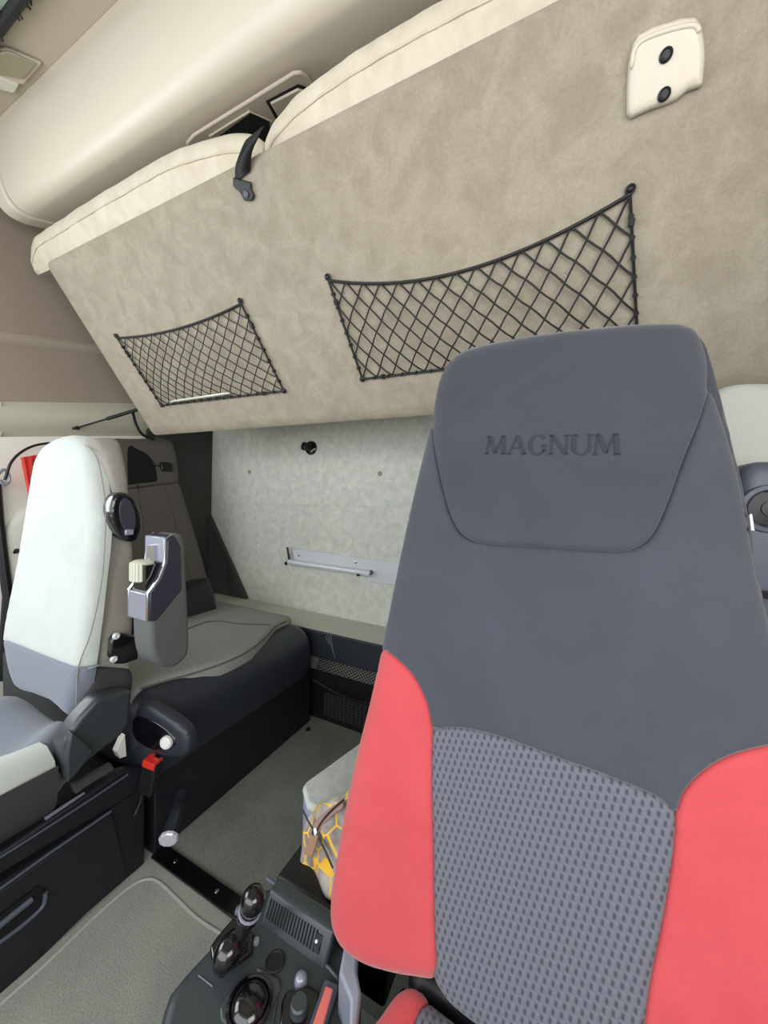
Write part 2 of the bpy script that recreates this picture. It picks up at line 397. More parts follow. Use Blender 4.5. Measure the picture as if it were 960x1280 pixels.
m_ = MB(); m_.prism(q2([(332, 125), (372, 104), (390, 110), (345, 148)], .0065), fr.N*.003); m_.build('flap_gap', M['dark'], t2_)
m_ = MB(); m_.prism(q2([(337, 126), (372, 108), (390, 114), (347, 143)], .0075), fr.N*.006); m_.build('flap', M['trim'], t2_, bevel=.003)

# ceiling lamp and blind
t = thing('ceiling_lamp', hz(20, 85, ZC), 'small beige roof lamp with a clear lens ahead of the locker', 'lamp')
def cz(pts, z): return [hz(p[0], p[1], z) for p in pts]
m_ = MB(); m_.prism(cz([(-40, 60), (8, 57), (52, 76), (30, 102), (-40, 92)], ZC-.001), (0, 0, -.010)); m_.build('housing', M['trim'], t, bevel=.003)
m_ = MB(); m_.prism(cz([(-30, 66), (10, 62), (46, 78), (30, 97), (-30, 86)], ZC-.012), (0, 0, -.006)); m_.build('lens', M['lens'], t, bevel=.003)
m_ = MB(); m_.prism(cz([(-40, 94), (0, 91), (24, 101), (18, 112), (-10, 104), (-40, 106)], ZC-.002), (0, 0, -.014)); m_.build('push_button', M['wallc'], t, bevel=.004)
a, b = hz(-2, 35, ZC-.02), hz(24, 0, ZC-.02); d = nrm(b-a); a = a-d*.25; b = b+d*.6
side = np.cross(d, (0, 0, 1))
t = thing('roof_blind', a, 'dark brush strip along the pale roof glazing at the top corner', 'blind')
m_ = MB(); m_.tube([a+(b-a)*i/10 for i in range(11)], .013, 8)
for i in range(90):
    p = a+(b-a)*(i+random.random())/90; e = p+side*random.uniform(-.022, .022)+np.array([0, 0, -random.random()*.018])
    m_.tube([p, e], .003, 4)
m_.build('brush_strip', M['strap'], t)
nn = -1 if (np.array([0, -1, 0])@side) < 0 else 1
s2 = side*nn; m_ = MB(); m_.prism([a, b, b+s2*.25, a+s2*.25], (0, 0, .012)); m_.build('glazing', M['glass'], t)

# ================================================================ upper bunk
BO = np.array([-1.65, 1.01, 1.243]); bf = Frame(BO, (0, -.8149, -.5796)); BV = np.array([0, -.5796, .8149]); bf.V = BV
L, W = .652, XR-.03-BO[0]
t = thing('folded_bunk', (-.6, 1.02, 1.243), 'large folded upper bunk base covered in mottled beige cloth', 'bunk')
def rrect(u0, v0, u1, v1, r, n=5):
    out = []
    for cx, cy, a0 in ((u1-r, v1-r, 0), (u0+r, v1-r, 90), (u0+r, v0+r, 180), (u1-r, v0+r, 270)):
        out += [np.array([cx+r*math.cos(math.radians(a0+90*k/n)), cy+r*math.sin(math.radians(a0+90*k/n))]) for k in range(n+1)]
    return out
pad(bf, rrect(0, 0, W, L, .022), .022, R=.008, sp=.03, power=2).build('bunk_base', M['bunk'], t, smooth=50)
MB().prism([bf.to3(p, -.023) for p in rrect(.004, .003, W-.004, L-.004, .02)], -bf.N*.01).build('backing_board', M['wallu'], t)
# hinge cover on the bunk face
bunk = t
hp = bf.px([(788, 149), (783, 144), (783, 115), (785, 82), (790, 58), (797, 46), (815, 36), (850, 25), (868, 24), (875, 33), (879, 55), (880, 75), (877, 106), (874, 110), (858, 115), (845, 126), (834, 131), (812, 138)])
def hh(p):
    # raised top and right lip fading downwards
    return 0
pad(bf, hp, -.0005, R=.010, sp=.006, h0=lambda p: .016).build('hinge_cover', M['locker'], bunk, smooth=50)
HC = bunk.children[-1]
HC['label'] = 'cream plastic cover with two black screws'
lip = cr(bf.px([(788, 90), (792, 66), (803, 54), (825, 45), (850, 38), (866, 37), (872, 45)]), 5)
m_ = MB(); m_.tube([bf.to3(p, .0145) for p in lip], [.001]+[.0035]*(len(lip)-2)+[.001], 8); m_.build('raised_lip', M['locker'], HC, smooth=80)
for p in ((830, 73), (828, 121)):
    c = bf.to3(bf.px([p])[0], .0155); o = MB().lathe(c, bf.N, [(.0085, 0), (.0085, .003), (.006, .0045), (.0055, .003), (.001, .003)], 18).lathe(c+bf.N*.0042, bf.N, [(.0045, 0), (.0045, .0006)], 6).build('screw', M['blackp'], HC)
# mattresses peeping over the bunk
def mattress(outline_px, edge_px, label, tp):
    O2 = bf.O-bf.N*.034; top = [hit(p[0], p[1], O2, bf.N) for p in outline_px]
    rows = []
    for q in top:
        uv = bf.to2(q); v1 = uv[1]; u = uv[0]; c = v1-.045; row = []
        lo2 = max(L-.30, L-.012-max(0, u)*4.5)
        ring = [(L-.30, -.034), (L-.10, -.034), (v1-.05, -.034+.004), (v1-.022, -.038), (v1-.006, -.050), (v1, -.068), (v1-.008, -.088), (v1-.030, -.105), (v1-.07, -.112), (L-.15, -.112), (L-.30, -.112)]
        ring = [(max(a_, lo2), b_+.0035*math.sin(u*61+a_*40)*math.sin(u*23+b_*90)) for a_, b_ in ring]
        rows.append([bf.to3((u, a_), b_) for a_, b_ in ring])
    m_ = MB(); k = len(rows[0]); m_.grid(rows)
    m_.f += [(i*k+k-1, (i+1)*k+k-1, (i+1)*k, i*k) for i in range(len(rows)-1)]
    m_.f += [tuple(range(k)), tuple((len(rows)-1)*k+i for i in range(k-1, -1, -1))]
    c = sum(np.array(v) for v in m_.v)/len(m_.v)
    t = thing('mattress', c, label, 'mattress', 'cream mattress halves behind the bunk')
    m_.build('cover', M['matt'], t, smooth=80)
    s_ = MB(); s_.tube([np.array(r[2])*.5+np.array(r[3])*.5 + bf.N*.002 for r in rows[1:-1]], .0022, 5); s_.build('piping', M['matt'], t, smooth=80)
mattress(cr([(31, 318), (33, 300), (42, 289), (62, 276), (100, 250), (150, 219), (200, 189), (250, 171), (285, 164), (308, 167), (322, 180)], 4), None,
         'short cream quilted mattress edge at the left above the bunk', 0)
mattress(cr([(325, 184), (326, 168), (338, 143), (365, 112), (400, 84), (440, 55), (480, 30), (540, -6), (620, -50), (700, -95)], 4), None,
         'long cream quilted mattress edge at the right above the bunk', 1)
# strap
t = thing('retaining_strap', bf.to3(bf.px([(310, 215)])[0], 0), 'black webbing strap with buckle hanging between the two cream mattress halves', 'strap')
ct = cr(bf.px([(321, 168), (317, 182), (309, 200), (304, 222)]), 6); wd = .027
rows = []
for i, p in enumerate(ct):
    f_ = i/(len(ct)-1); h = .004+.010*math.sin(math.pi*min(1, f_*1.1))**.8
    rows.append([bf.to3(p+np.array([s_*wd, s_*.003]), h) for s_ in (-1, 1)])
m_ = MB(); m_.grid(rows); o = m_.build('webbing', M['strap'], t); o.modifiers.new('S', 'SOLIDIFY').thickness = .003
bp = bf.px([(294, 222), (316, 228), (316, 236), (320, 244), (318, 251), (308, 251), (302, 240), (294, 233)])
MB().prism([bf.to3(p, .003) for p in bp], bf.N*.006).build('buckle', M['blackp'], t, bevel=.002)
c = bf.to3(bf.px([(311, 243)])[0], .009); MB().lathe(c, bf.N, [(.0075, 0), (.007, .003), (.003, .0045)], 14).build('stud', M['guide'], t)

# ---------------------------------------------------------------- cargo nets on the bunk
def cargo_net(c4, sag, nx, ny, label, bulge, clips):
    TL, TR, BR, BL = [np.array(q) for q in bf.px(c4)]
    t = thing('cargo_net', bf.to3((BL+BR)/2, 0), label, 'net', 'cargo nets on the folded bunk')
    def S(s, v):                             # s across 0..1, v down 0..1
        top = TL+(TR-TL)*s; bot = BL+(BR-BL)*s; k = 1-v
        p = top+(bot-top)*v
        p = p+np.array([0, -sag*4*s*(1-s)*k**1.2-.0]); ins = .05*math.sin(math.pi*v)
        return p
    def P3(s, v): return bf.to3(S(s, v), .006+bulge*math.sin(math.pi*min(max(s, 0), 1))**.7*math.sin(math.pi*min(max(v, 0), 1)**1.5)**.8)
    m_ = MB(); K = 2
    def wob(i, j): return .0022*math.sin(i*2.3+j*1.7)
    def strand(i0, dr):
        pts = []; j = 0; x = i0/nx
        while j <= ny*4:
            s = (i0+dr*j/4)/nx; v = j/4/ny
            if -1e-6 <= s <= 1+1e-6:
                w = .18*math.sin(math.pi*(j/2))*dr/ nx*.0
                pts.append(P3(min(max(s+.0, 0), 1), v)+BV*(.0015*math.sin(j*1.57+.8)))
            j += 1
        if len(pts) > 2: m_.tube(pts, .0021 if nx > 13 else .0017, 5)
    for i in range(-ny, nx+ny+1): strand(i, 1); strand(i, -1)
    m_.build('mesh', M['net'], t)
    b = MB(); per = [P3(s/20, 0) for s in range(21)]; b.tube(per, .0034, 6); b.build('top_cord', M['net'], t)
    for nm, pts in (('side_cord', [P3(1, v/8) for v in range(9)]), ('bottom_cord', [P3(1-s/16, 1) for s in range(17)]), ('side_cord', [P3(0, v/8) for v in range(9)])):
        b = MB(); b.tube(pts, .0030, 6)
        for i, q in enumerate(pts[1:-1]): b.lathe(q-bf.N*.004, bf.N, [(.0048, 0), (.0048, .008)], 7)
        b.build(nm, M['net'], t)
    for k, (s, v) in enumerate(((0, 0), (1, 0), (1, 1), (0, 1))):
        q = P3(s, v); up = BV*(.007 if v == 0 else 0)
        MB().tube([q+up+.0065*(math.cos(a)*bf.U+math.sin(a)*BV) for a in [i*math.pi/6 for i in range(12)]], .0022, 6, closed=True).lathe(q+up-bf.N*.006, bf.N, [(.0055, 0), (.0045, .009), (.001, .011)], 10).build('hook', M['blackp'], t)
    for s, v in clips: q = P3(s, v); MB().obox(q, bf.U*.005, BV*.006, bf.N*.004).build('clip', M['blackp'], t, bevel=.001)
cargo_net([(148, 422), (303, 379), (356, 488), (203, 506)], .020, 13, 6, 'small black elastic cargo net at the left of the bunk face', .024, [(1, .22), (.86, 1), (0, .2)])
cargo_net([(412, 350), (787, 243), (797, 432), (454, 473)], .052, 14, 4, 'wide black elastic cargo net above the charcoal headrest', .020, [(1, .16), (0, .2), (.1, 1)])
q1, q2_ = [bf.to3(p, .018) for p in bf.px([(217, 500), (292, 489)])]
m_ = MB(); m_.tube([q1, q1+(q2_-q1)*.12, q2_-(q2_-q1)*.1, q2_], [.003, .006, .006, .003], 8, flat=.6)
tag(m_.build('pen', M['clear']), 'slim clear pen lying in the bottom of the small cargo net', 'pen')
# gas strut
t = thing('gas_strut', hx(96, 535, XL+.05), 'thin black gas strut between the padded side wall and bunk edge', 'strut')
a = hx(96, 535, XL+.055); b = hit(172, 512, (0, .99, 0), (0, 1, 0)); b = np.array([-1.655, b[1], b[2]]) if 0 else hit(172, 512, (-1.70, 0, 0), (1, 0, 0))
c = a+(b-a)*.48
MB().tube([a, c], .0035, 8).build('rod', M['blackp'], t); MB().tube([c, b], .0075, 10).build('cylinder', M['blackp'], t)
MB().lathe(a+np.array([-.05, 0, 0]), (1, 0, 0), [(.012, 0), (.012, .01), (.006, .014), (.006, .05), (.009, .056)], 12).build('end_fitting', M['blackp'], t)
t = bunk
m_ = MB(); m_.tube(cr([hx(p[0], p[1], -1.74) for p in ((166, 515), (170, 530), (178, 543), (192, 549))], 5), [.012]*16, 8, flat=.5); m_.build('hinge_arm', M['blackp'], t)

# ================================================================ rear wall fittings
t = thing('coat_hook', hy(387, 560, YB), 'black plastic coat hook on the pale rear wall', 'hook')
c = hy(389, 560, YB)
MB().lathe(c, (0, -1, 0), [(.036, 0), (.034, .006), (.026, .010)], 20).build('backplate', M['glossk'], t)
MB().lathe(c-np.array([0, .010, 0]), (-.35, -1, .1), [(.018, 0), (.014, .022), (.021, .028), (.021, .040), (.013, .044)], 16).build('peg', M['blackp'], t)
for p, lb in (((312, 590), 'small round felt button on the rear wall left of the black hook'), ((475, 592), 'small round felt button on the rear wall right of the black hook')):
    tag(MB().lathe(hy(p[0], p[1], YB), (0, -1, 0), [(.012, 0), (.011, .003), (.004, .0035), (.003, .001)], 14).build('wall_button', M['trim'] if 0 else M['wallu']), lb, 'button')
t = thing('folding_bracket', hy(430, 705, YB), 'silver aluminium fold-down bracket rail on the pale rear wall', 'bracket')
m_ = MB(); m_.prism([hy(p[0], p[1], YB-.002) for p in ((361, 684), (560, 713), (560, 738), (461, 727), (461, 716), (361, 700))], (0, -.008, 0)); m_.build('mounting_rail', M['alu'], t, bevel=.002)
m_ = MB(); m_.tube([hy(p[0], p[1], YB-.03) for p in ((361, 702), (463, 717))], .014, 12); m_.build('arm', M['alu'], t)
m_ = MB(); m_.tube([hy(p[0], p[1], YB-.03) for p in ((359, 684), (362, 700), (357, 705))], [.005, .008, .009], 8); m_.build('lever', M['blackp'], t)
for p in ((374, 694), (445, 703)): MB().lathe(hy(p[0], p[1], YB-.009), (0, -1, 0), [(.007, 0), (.006, .004), (.001, .005)], 12).build('rivet', M['chrome'], t)
m_ = MB(); m_.lathe(hy(449, 718, YB-.03), (0, -1, 0), [(.008, -.01), (.008, .012)], 10); m_.build('stop', M['blackp'], t); m_ = MB(); m_.tube([hy(p[0], p[1], YB-.03) for p in ((460, 713), (462, 719), (466, 716), (463, 713))], .004, 6); m_.build('latch', M['blackp'], t)

# ---- rear shelf (lower bunk ledge)
t = thing('rear_shelf', (-.6, 1.4, .0), 'low cloth-covered rear ledge with a dark front band under the rear wall', 'shelf')
MB().box((-1.80, 1.30, .392), (XR-.01, 1.498, .408)).build('ledge_top', M['shelf'], t, bevel=.004)
MB().box((-1.80, 1.288, .293), (XR-.01, 1.302, .409)).build('front_band', M['vinyl'], t, bevel=.004)
MB().box((-1.80, 1.42, .0), (XR-.01, 1.44, .391)).build('rear_panel', M['shelf'], t)
MB().box((-1.80, 1.32, .0), (XR-.01, 1.418, .165)).build('lower_box', M['blackp'], t, bevel=.004)
m_ = MB()
for i in range(9): z = .030+i*.012; m_.box((-.90, 1.3155, z), (-.30, 1.3195, z+.003))
for i in range(30): x = -.90+i*.02; m_.box((x, 1.315, .030), (x+.004, 1.3195, .129))
m_.build('grille', M['pdark'], t)
# scratch streaks on the band are scuffs in the vinyl, modelled as two thin chalky rubs
m_ = MB()
for a, b in (((409, 790), (419, 823)), ((413, 790), (416, 815)), ((407, 795), (412, 806))): m_.tube([hy(a[0], a[1], 1.2875), hy(b[0], b[1], 1.2875)], .0012, 4, flat=1)
m_.build('scuff', M['silver'], t)
t = thing('shelf_net', (-.7, 1.29, .17), 'sagging black mesh net strung below the dark shelf band', 'net')
m_ = MB(); NX, NY = 40, 10
def SN(i, j):
    s = i/NX; v = j/NY; return np.array([-.95+.75*s, 1.295+.05*(1-v)+.01*math.sin(s*9), .285-.05*math.sin(math.pi*s)*.3-v*(.10+.03*math.sin(s*7))])
for i in range(-NY, NX+1):
    for d in (1, -1):
        pts = [SN(i+(j if d > 0 else NY-j), j) for j in range(NY+1) if 0 <= i+(j if d > 0 else NY-j) <= NX]
        if len(pts) > 1: m_.tube(pts, .0016, 4)
m_.build('mesh', M['net'], t)
m_ = MB(); m_.tube([SN(i, NY) for i in range(NX+1)], .006, 6); m_.build('bottom_cord', M['net'], t)
m_ = MB(); m_.tube([SN(i, 0) for i in range(NX+1)], .004, 6); m_.build('top_cord', M['net'], t)

# ================================================================ floor details
t = thing('floor_strip', (-.8, .60, 0), 'black metal joining strip screwed across the grey floor', 'strip')
MB().box((-.955, .590, 0.0), (-.40, .632, .008)).build('strip', M['glossk'], t, bevel=.002)
for x in (-.885, -.725): MB().lathe((x, .612, .008), (0, 0, 1), [(.006, 0), (.005, .002), (.001, .003)], 10).build('screw', M['chrome'], t)
m_ = MB(); pts = cr([hz(p[0], p[1], .001) for p in ((0, 1255), (60, 1202), (120, 1144), (160, 1110), (182, 1099), (198, 1102), (220, 1122), (245, 1146), (275, 1166), (320, 1190))], 5)
m_.tube([(p[0], p[1], .001) for p in pts],   .0032, 6, flat=.5)
tag(m_.build('mat_ridge', M['ridge']), 'pale raised ridge curving around the front floor mat edge', 'ridge')
tag(MB().lathe(hz(385, 912, 0), (0, 0, 1), [(.010, -.001), (.009, .004), (.003, .005)], 12).build('floor_stud', M['blackp']), 'small black stud on the floor by the bench corner', 'stud')

# ================================================================ side bench behind the passenger seat
t = thing('side_bench', (-1.3, .95, 0), 'dark vinyl fronted inward-facing bench with taupe cloth seat and back', 'bench')
MB().box((-1.80, .60, 0), (-.955, 1.285, .30)).build('bench_base', M['base'], t, bevel=.004)
# cushion : dark vinyl roll swelling along the front edge
rows = []; cloth = []
Ys = [.555+.72*k/24 for k in range(25)]
for y in Ys:
    f_ = (y-.555)/.72; e = min(f_, 1-f_); rr = 1 if e > .06 else math.sqrt(max(0, 1-((.06-e)/.06)**2))
    zt = .452+.012*math.sin(f_*5.5); xf = -.925
    wv = .135+.025*math.sin(f_*5.0+.6)
    k_ = .5+.5*rr
    pr = [(-1.75, .22), (-1.2, .22), (xf-.03, .219), (xf-.006, .232), (xf, .262), (xf+.004, .33), (xf-.004, .385), (xf-.03, zt-.022), (xf-.075, zt-.003), (xf-.13, zt), (xf-.20, zt-.006), (-1.75, zt-.012)]
    rows.append([(p[0] if p[0] < -1.1 else -1.1+(p[0]+1.1)*(.80+.2*rr), y, .33+(p[1]-.33)*(.70+.3*rr)) for p in pr])
m_ = MB(); m_.grid(rows); k = len(rows[0]); nR = len(rows)
m_.f += [(i*k+k-1, i*k, (i+1)*k, (i+1)*k+k-1)[::-1] for i in range(nR-1)]
m_.f += [tuple(range(k-1, -1, -1)), tuple((nR-1)*k+i for i in range(k))]
m_.build('cushion', M['vinyl'], t, smooth=80, sub=1)
cf = Frame((-1.3, .9, .449), (0, 0, 1), (1, 0, 0))
seamf = cr(cf.px([(170, 866), (200, 856), (249, 842), (285, 829), (312, 815), (331, 800), (346, 784), (361, 777)]), 5)
reg = seamf+[np.array([seamf[-1][0]-.02, .37]), np.array([-.40, .37]), np.array([-.40, -.33]), np.array([seamf[0][0], -.33])]
def dome(p): return .010+.006*math.sin((p[1]+.33)*4)
pad(cf, reg, .03, R=.02, sp=.02, h0=dome).build('seat_cloth', M['benchc'], t, smooth=70)
m_ = MB(); m_.tube([cf.to3(p, .006) for p in seamf[1:-1]], .003, 5); m_.tube([cf.to3(p, .018) for p in cr(cf.px([(215, 800), (262, 782), (300, 785), (338, 786)]), 5)], .0018, 5); m_.build('stitching', M['benchb'], t)
# end cap moulding with white round knob
capf = Frame((-1.0, .548, .33), (.25, -1, .05), (1, .25, 0))
cp = capf.px([(166, 905), (168, 884), (180, 879), (200, 890), (222, 905), (233, 918), (236, 940), (222, 950), (200, 948), (180, 935), (166, 925)])
pad(capf, cr(cp, 4, True), .03, R=.018, sp=.01).build('end_cap', M['vinyl'], t, smooth=70)
m_ = MB(); m_.prism([capf.to3(p, -.012) for p in cr(capf.px([(167, 896), (185, 898), (204, 908), (218, 922), (218, 934), (196, 938), (180, 932), (167, 920)]), 3, True)], capf.N*.0135); m_.build('knob_recess', M['glossk'], t, bevel=.003)
c = hit(208, 928, capf.O+capf.N*.004, capf.N); MB().lathe(c-capf.N*.006, capf.N, [(.017, 0), (.016, .010), (.012, .014), (.002, .015)], 20).build('release_knob', M['white'], t)
# bench back against the side wall
kf = Frame((-1.60, 1.1, .44), (1, 0, .22), (0, 1, 0))
top = kf.px([(130, 545), (180, 546), (206, 545), (217, 550), (223, 565), (226, 585), (227, 603)])
nk = kf.px([(227, 603), (200, 606), (165, 611), (130, 618)])
bp = kf.px([(227, 603), (240, 645), (256, 700), (262, 722)])
lo_ = kf.px([(262, 722), (240, 735), (228, 745), (130, 760)]); dn = kf.px([(262, 722), (272, 745), (274, 775), (200, 790), (130, 800)])
outer = cr(top, 5)+cr(bp, 5)[1:]+dn[1:]
pad(kf, cr(top, 5)+cr(nk, 5)[1:], .10, outer=outer, R=.03, r=.02, g=.012, sp=.018).build('headrest', M['benchb'], t, smooth=70)
pad(kf, nk[::-1]+cr(bp, 5)[1:]+lo_[1:], .10, outer=outer, R=.03, r=.01, g=.006, sp=.018).build('backrest', M['benchb'], t, smooth=70)
kl = Frame(kf.O+np.array([.20, 0, 0]), kf.N, (0, 1, 0))
lw_ = kl.px([(262, 722), (270, 742), (273, 760), (262, 772), (244, 786), (226, 796), (150, 810), (140, 760), (228, 737)])
pad(kl, lw_, .14, R=.02, sp=.02).build('lower_back', M['blackp'], t, smooth=70)
m_ = MB(); m_.prism([kf.to3(p, -.002) for p in cr(kf.px([(160, 606), (160, 560), (172, 562), (186, 570), (194, 584), (196, 602)]), 4)], kf.N*.004); m_.build('recess', M['dark'], t)
m_ = MB(); m_.tube(cr([kf.to3(p, -.002) for p in kf.px([(205, 606), (215, 640), (232, 700), (240, 730)])], 5), .0025, 5)
m_.tube(cr([kf.to3(p, -.002) for p in kf.px([(172, 606), (178, 650), (190, 720)])], 5), .0025, 5); m_.build('stitching', M['dark'], t)
c = kf.to3(kf.px([(207, 584)])[0], .0); o = MB().obox(c+kf.N*.006, kf.U*.028, kf.V*.022, kf.N*.008).build('catch', M['blackp'], t, bevel=.005)
m_ = MB(); m_.tube([kf.to3(p, .004) for p in kf.px([(166, 574), (185, 580), (200, 583)])], .003, 5); m_.build('release_cord', M['strap'], t)
# fabric strip (outer trim) along the back
m_ = MB(); m_.tube(cr([kf.to3(p, -.06) for p in kf.px([(230, 612), (243, 652), (259, 705), (272, 740)])], 5), .012, 8); m_.build('edge_piping', M['benchc'], t)

# ================================================================ passenger seat
pt = thing('passenger_seat', (-1.15, .25, 0), 'passenger seat with pale white cover and blue-grey cushion on a dark base', 'seat')
pO = np.array([-1.2, .44, .45]); PF = Frame(pO, (0, -1, .075)); 
top = cr([(4, 800), (8, 770), (22, 700), (32, 640), (40, 590), (46, 568), (58, 552), (78, 545), (100, 544), (120, 551), (131, 566), (137, 593), (143, 637), (142, 680), (137, 724), (132, 770), (128, 797), (122, 832)], 5)
low = cr([(122, 832), (118, 850), (111, 868), (98, 895), (70, 882), (40, 870), (20, 862), (10, 835), (4, 800)], 5)
spl = cr([(122, 832), (108, 837), (95, 835), (60, 822), (30, 810), (4, 800)], 5)
def pedge(p):
    d = .010+.030*min(1, max(0, (p[0]-60)/70)); return PF.to2(hit(p[0], p[1], pO-PF.N*d, PF.N))
T2, L2, S2 = [pedge(p) for p in top], [pedge(p) for p in low], PF.px(spl)
S2[0] = L2[0]; S2[-1] = T2[0]
outer = T2+L2[1:-1]
pad(PF, T2+S2[1:-1], .035, outer=outer, R=.035, r=.006, g=.003, sp=.014).build('backrest', M['pseat'], pt, smooth=70)
pad(PF, L2[:-1]+S2[::-1][:-1], .035, outer=outer, R=.035, r=.006, g=.003, sp=.014).build('lower_backrest', M['pblue'], pt, smooth=70)
m_ = MB(); m_.tube([PF.to3(p, -.003) for p in PF.px(cr([(104, 556), (116, 566), (124, 590), (130, 640), (126, 720), (112, 790), (96, 835), (93, 885)], 5))], .0014, 5); m_.build('seam', M['pside'], pt)
# side shell of the backrest
sf = Frame((-1.005, .5, .8), (1, -.12, 0), (0, 1, 0)); sf.V = np.array([0, 0, 1.])
so = sf.px([(118, 549), (135, 547), (150, 552), (157, 575), (161, 600), (164, 640), (168, 700), (168, 760), (166, 800), (164, 838)])
si = sf.px([(122, 835), (127, 800), (133, 770), (138, 724), (143, 680), (143, 637), (138, 593), (130, 566)])
sh = cr(so, 4)+cr(si, 4)
pad(sf, sh, .05, R=.012, sp=.012).build('side_panel', M['pside'], pt, smooth=70)
sl = sf.px([(164, 838), (164, 868), (140, 876), (108, 880), (112, 862), (122, 835)])
pad(sf, cr(sl, 4, True), .06, R=.012, sp=.012).build('lower_side_panel', M['pdark'], pt, smooth=70)
# back shell fills behind the face
MB().prism([PF.to3(np.array(p)*np.array([.93, .97])+np.array([.0, .01]), -.03) for p in outer[::2]], -PF.N*.055).build('back_shell', M['pside'], pt, bevel=.01)
# oval release handle
hf = Frame(hx(160, 645, -.955), (1, -.12, 0), (0, 1, 0)); hf.V = np.array([0, 0, 1.])
hc = hf.px([(159, 647)])[0]
ov = [hc+np.array([.034*math.cos(a)-.010*math.sin(a), .062*math.sin(a)]) for a in [i*math.pi/14 for i in range(28)]]
o = pad(hf, ov, .04, R=.008, sp=.006).build('release_handle', M['glossk'], pt, smooth=70)
m_ = MB(); m_.prism([hf.to3(hc+(p-hc)*np.array([.5, .72])+np.array([0, .004]), .0) for p in ov], hf.N*.003); m_.build('grip', M['armp'], o, bevel=.001)
m_ = MB(); m_.obox(hf.to3(hc+np.array([.003, -.036]), .003), hf.U*.009, hf.V*.007, hf.N*.004); m_.build('latch', M['silver'], o, bevel=.002)
# hinge bracket with two screws
m_ = MB(); m_.prism([hx(p[0], p[1], -.985) for p in ((134, 800), (138, 792), (150, 790), (166, 793), (168, 822), (150, 828), (138, 828), (133, 818))], (.02, 0, 0)); hb = m_.build('hinge_bracket', M['glossk'], pt, bevel=.005, seg=3)
for p in ((145, 795), (142, 824)): MB().lathe(hx(p[0], p[1], -.966), (1, 0, 0), [(.008, -.002), (.008, .003), (.005, .005), (.004, .003), (.001, .003)], 14).build('screw', M['alu'], pt)
# angular plastic side cover
m_ = MB(); AX = -.945
ac = [(78, 933), (88, 915), (100, 897), (122, 873), (140, 868), (166, 862), (163, 905), (152, 920), (120, 945), (100, 962), (86, 978), (80, 960)]
m_.prism([hx(p[0], p[1], AX) for p in ac], (-.05, 0, 0)); m_.build('side_cover', M['console'], pt, bevel=.010, seg=3)
m_ = MB(); m_.prism([hx(p[0], p[1], AX+.012) for p in ((84, 945), (90, 915), (118, 938), (98, 966), (84, 980))], (-.03, 0, 0)); m_.build('cover_wedge', M['console'], pt, bevel=.004)
m_ = MB(); m_.tube(cr([hx(p[0], p[1], -.95) for p in ((92, 985), (104, 978), (120, 968), (138, 958))], 4), [.016]*3+[.014]*10, 10, flat=.5); m_.build('adjust_lever', M['pdark'], pt)
m_ = MB(); m_.prism([hx(p[0], p[1], -1.0) for p in ((146, 940), (156, 918), (158, 945), (150, 948))], (-.02, 0, 0)); m_.build('rear_bracket', M['wallp'], pt)
# cushion
rows = []
for k in range(17):
    f_ = k/16; y = -.12+.60*f_; e = min(f_, 1-f_); rr = math.sqrt(max(0, 1-(max(0, .1-e)/.1)**2)); xr = max(0, f_-.80)/.20*.10
    z = .425-.015*f_
    pr = [(-1.40, .29), (-1.42, .34), (-1.41, .40), (-1.37, z+.012), (-1.31, z+.004), (-1.27, z-.010), (-1.15, z-.014), (-1.07, z-.010), (-1.035, z+.012), (-.995, z+.014), (-.965, z-.008), (-.955, z-.05), (-.96, .31), (-.98, .285)]
    rows.append([(p[0]-(xr if p[0] > -1.1 else 0), y, .35+(p[1]-.35)*(.6+.4*rr)) for p in pr])
m_ = MB(); m_.grid(rows); k = len(rows[0]); nR = len(rows)
m_.f += [(i*k+k-1, i*k, (i+1)*k, (i+1)*k+k-1)[::-1] for i in range(nR-1)]+[tuple(range(k-1, -1, -1)), tuple((nR-1)*k+i for i in range(k))]
cu = m_.build('seat_cushion', M['pblue'], pt, smooth=80, sub=1)
m_ = MB(); rows = []
for k in range(13):
    y = -.14+.525*k/12; f_ = k/12; z = .425-.013*f_; e = 1 if k < 11 else (.5 if k == 11 else .0); xi = 1.115-.065*max(0, f_-.5)*2
    sh_ = .002+.004*e
    rows.append([(-xi-.02, y, z-.016), (-xi, y, z-.004+sh_), (-1.03, y, z+.012+sh_), (-.995, y, z+.014+sh_), (-.962+sh_*.5, y, z-.006+sh_*.5), (-.955+sh_, y, z-.035)])
m_.grid(rows); o = m_.build('bolster_cover', M['pseat'], pt, smooth=80)
rows = [[(-.946, y, .402), (-.944, y, .36), (-.953, y, .315), (-.975, y, .284)] for y in [-.14+.525*k/8 for k in range(9)]]
m_ = MB(); m_.grid(rows); m_.build('cushion_side', M['pdark'], pt, smooth=80)
# base with drawer
MB().box((-1.42, -.2, 0), (-.957, .575, .215)).build('base_box', M['base'], pt, bevel=.004)
m_ = MB(); m_.prism([hx(p[0], p[1], -.955) for p in ((-60, 1108), (-60, 1130), (183, 984), (182, 958), (160, 962), (150, 965))], (-.03, 0, 0)); m_.build('base_rail', M['base'], pt, bevel=.006, seg=3)
dr = [hx(p[0], p[1], -.955) for p in ((-80, 1166), (0, 1111), (60, 1068), (139, 1014), (157, 1090), (60, 1185), (-80, 1320))]
m_ = MB(); m_.prism(dr, (.008, 0, 0)); do = m_.build('drawer', M['base'], pt, bevel=.004)
m_ = MB(); m_.prism([hx(p[0], p[1], -.946) for p in ((-20, 1160), (8, 1138), (48, 1107), (57, 1112), (54, 1130), (20, 1162), (-20, 1190))], (.004, 0, 0)); m_.build('handle_recess', M['dark'], do, bevel=.002)
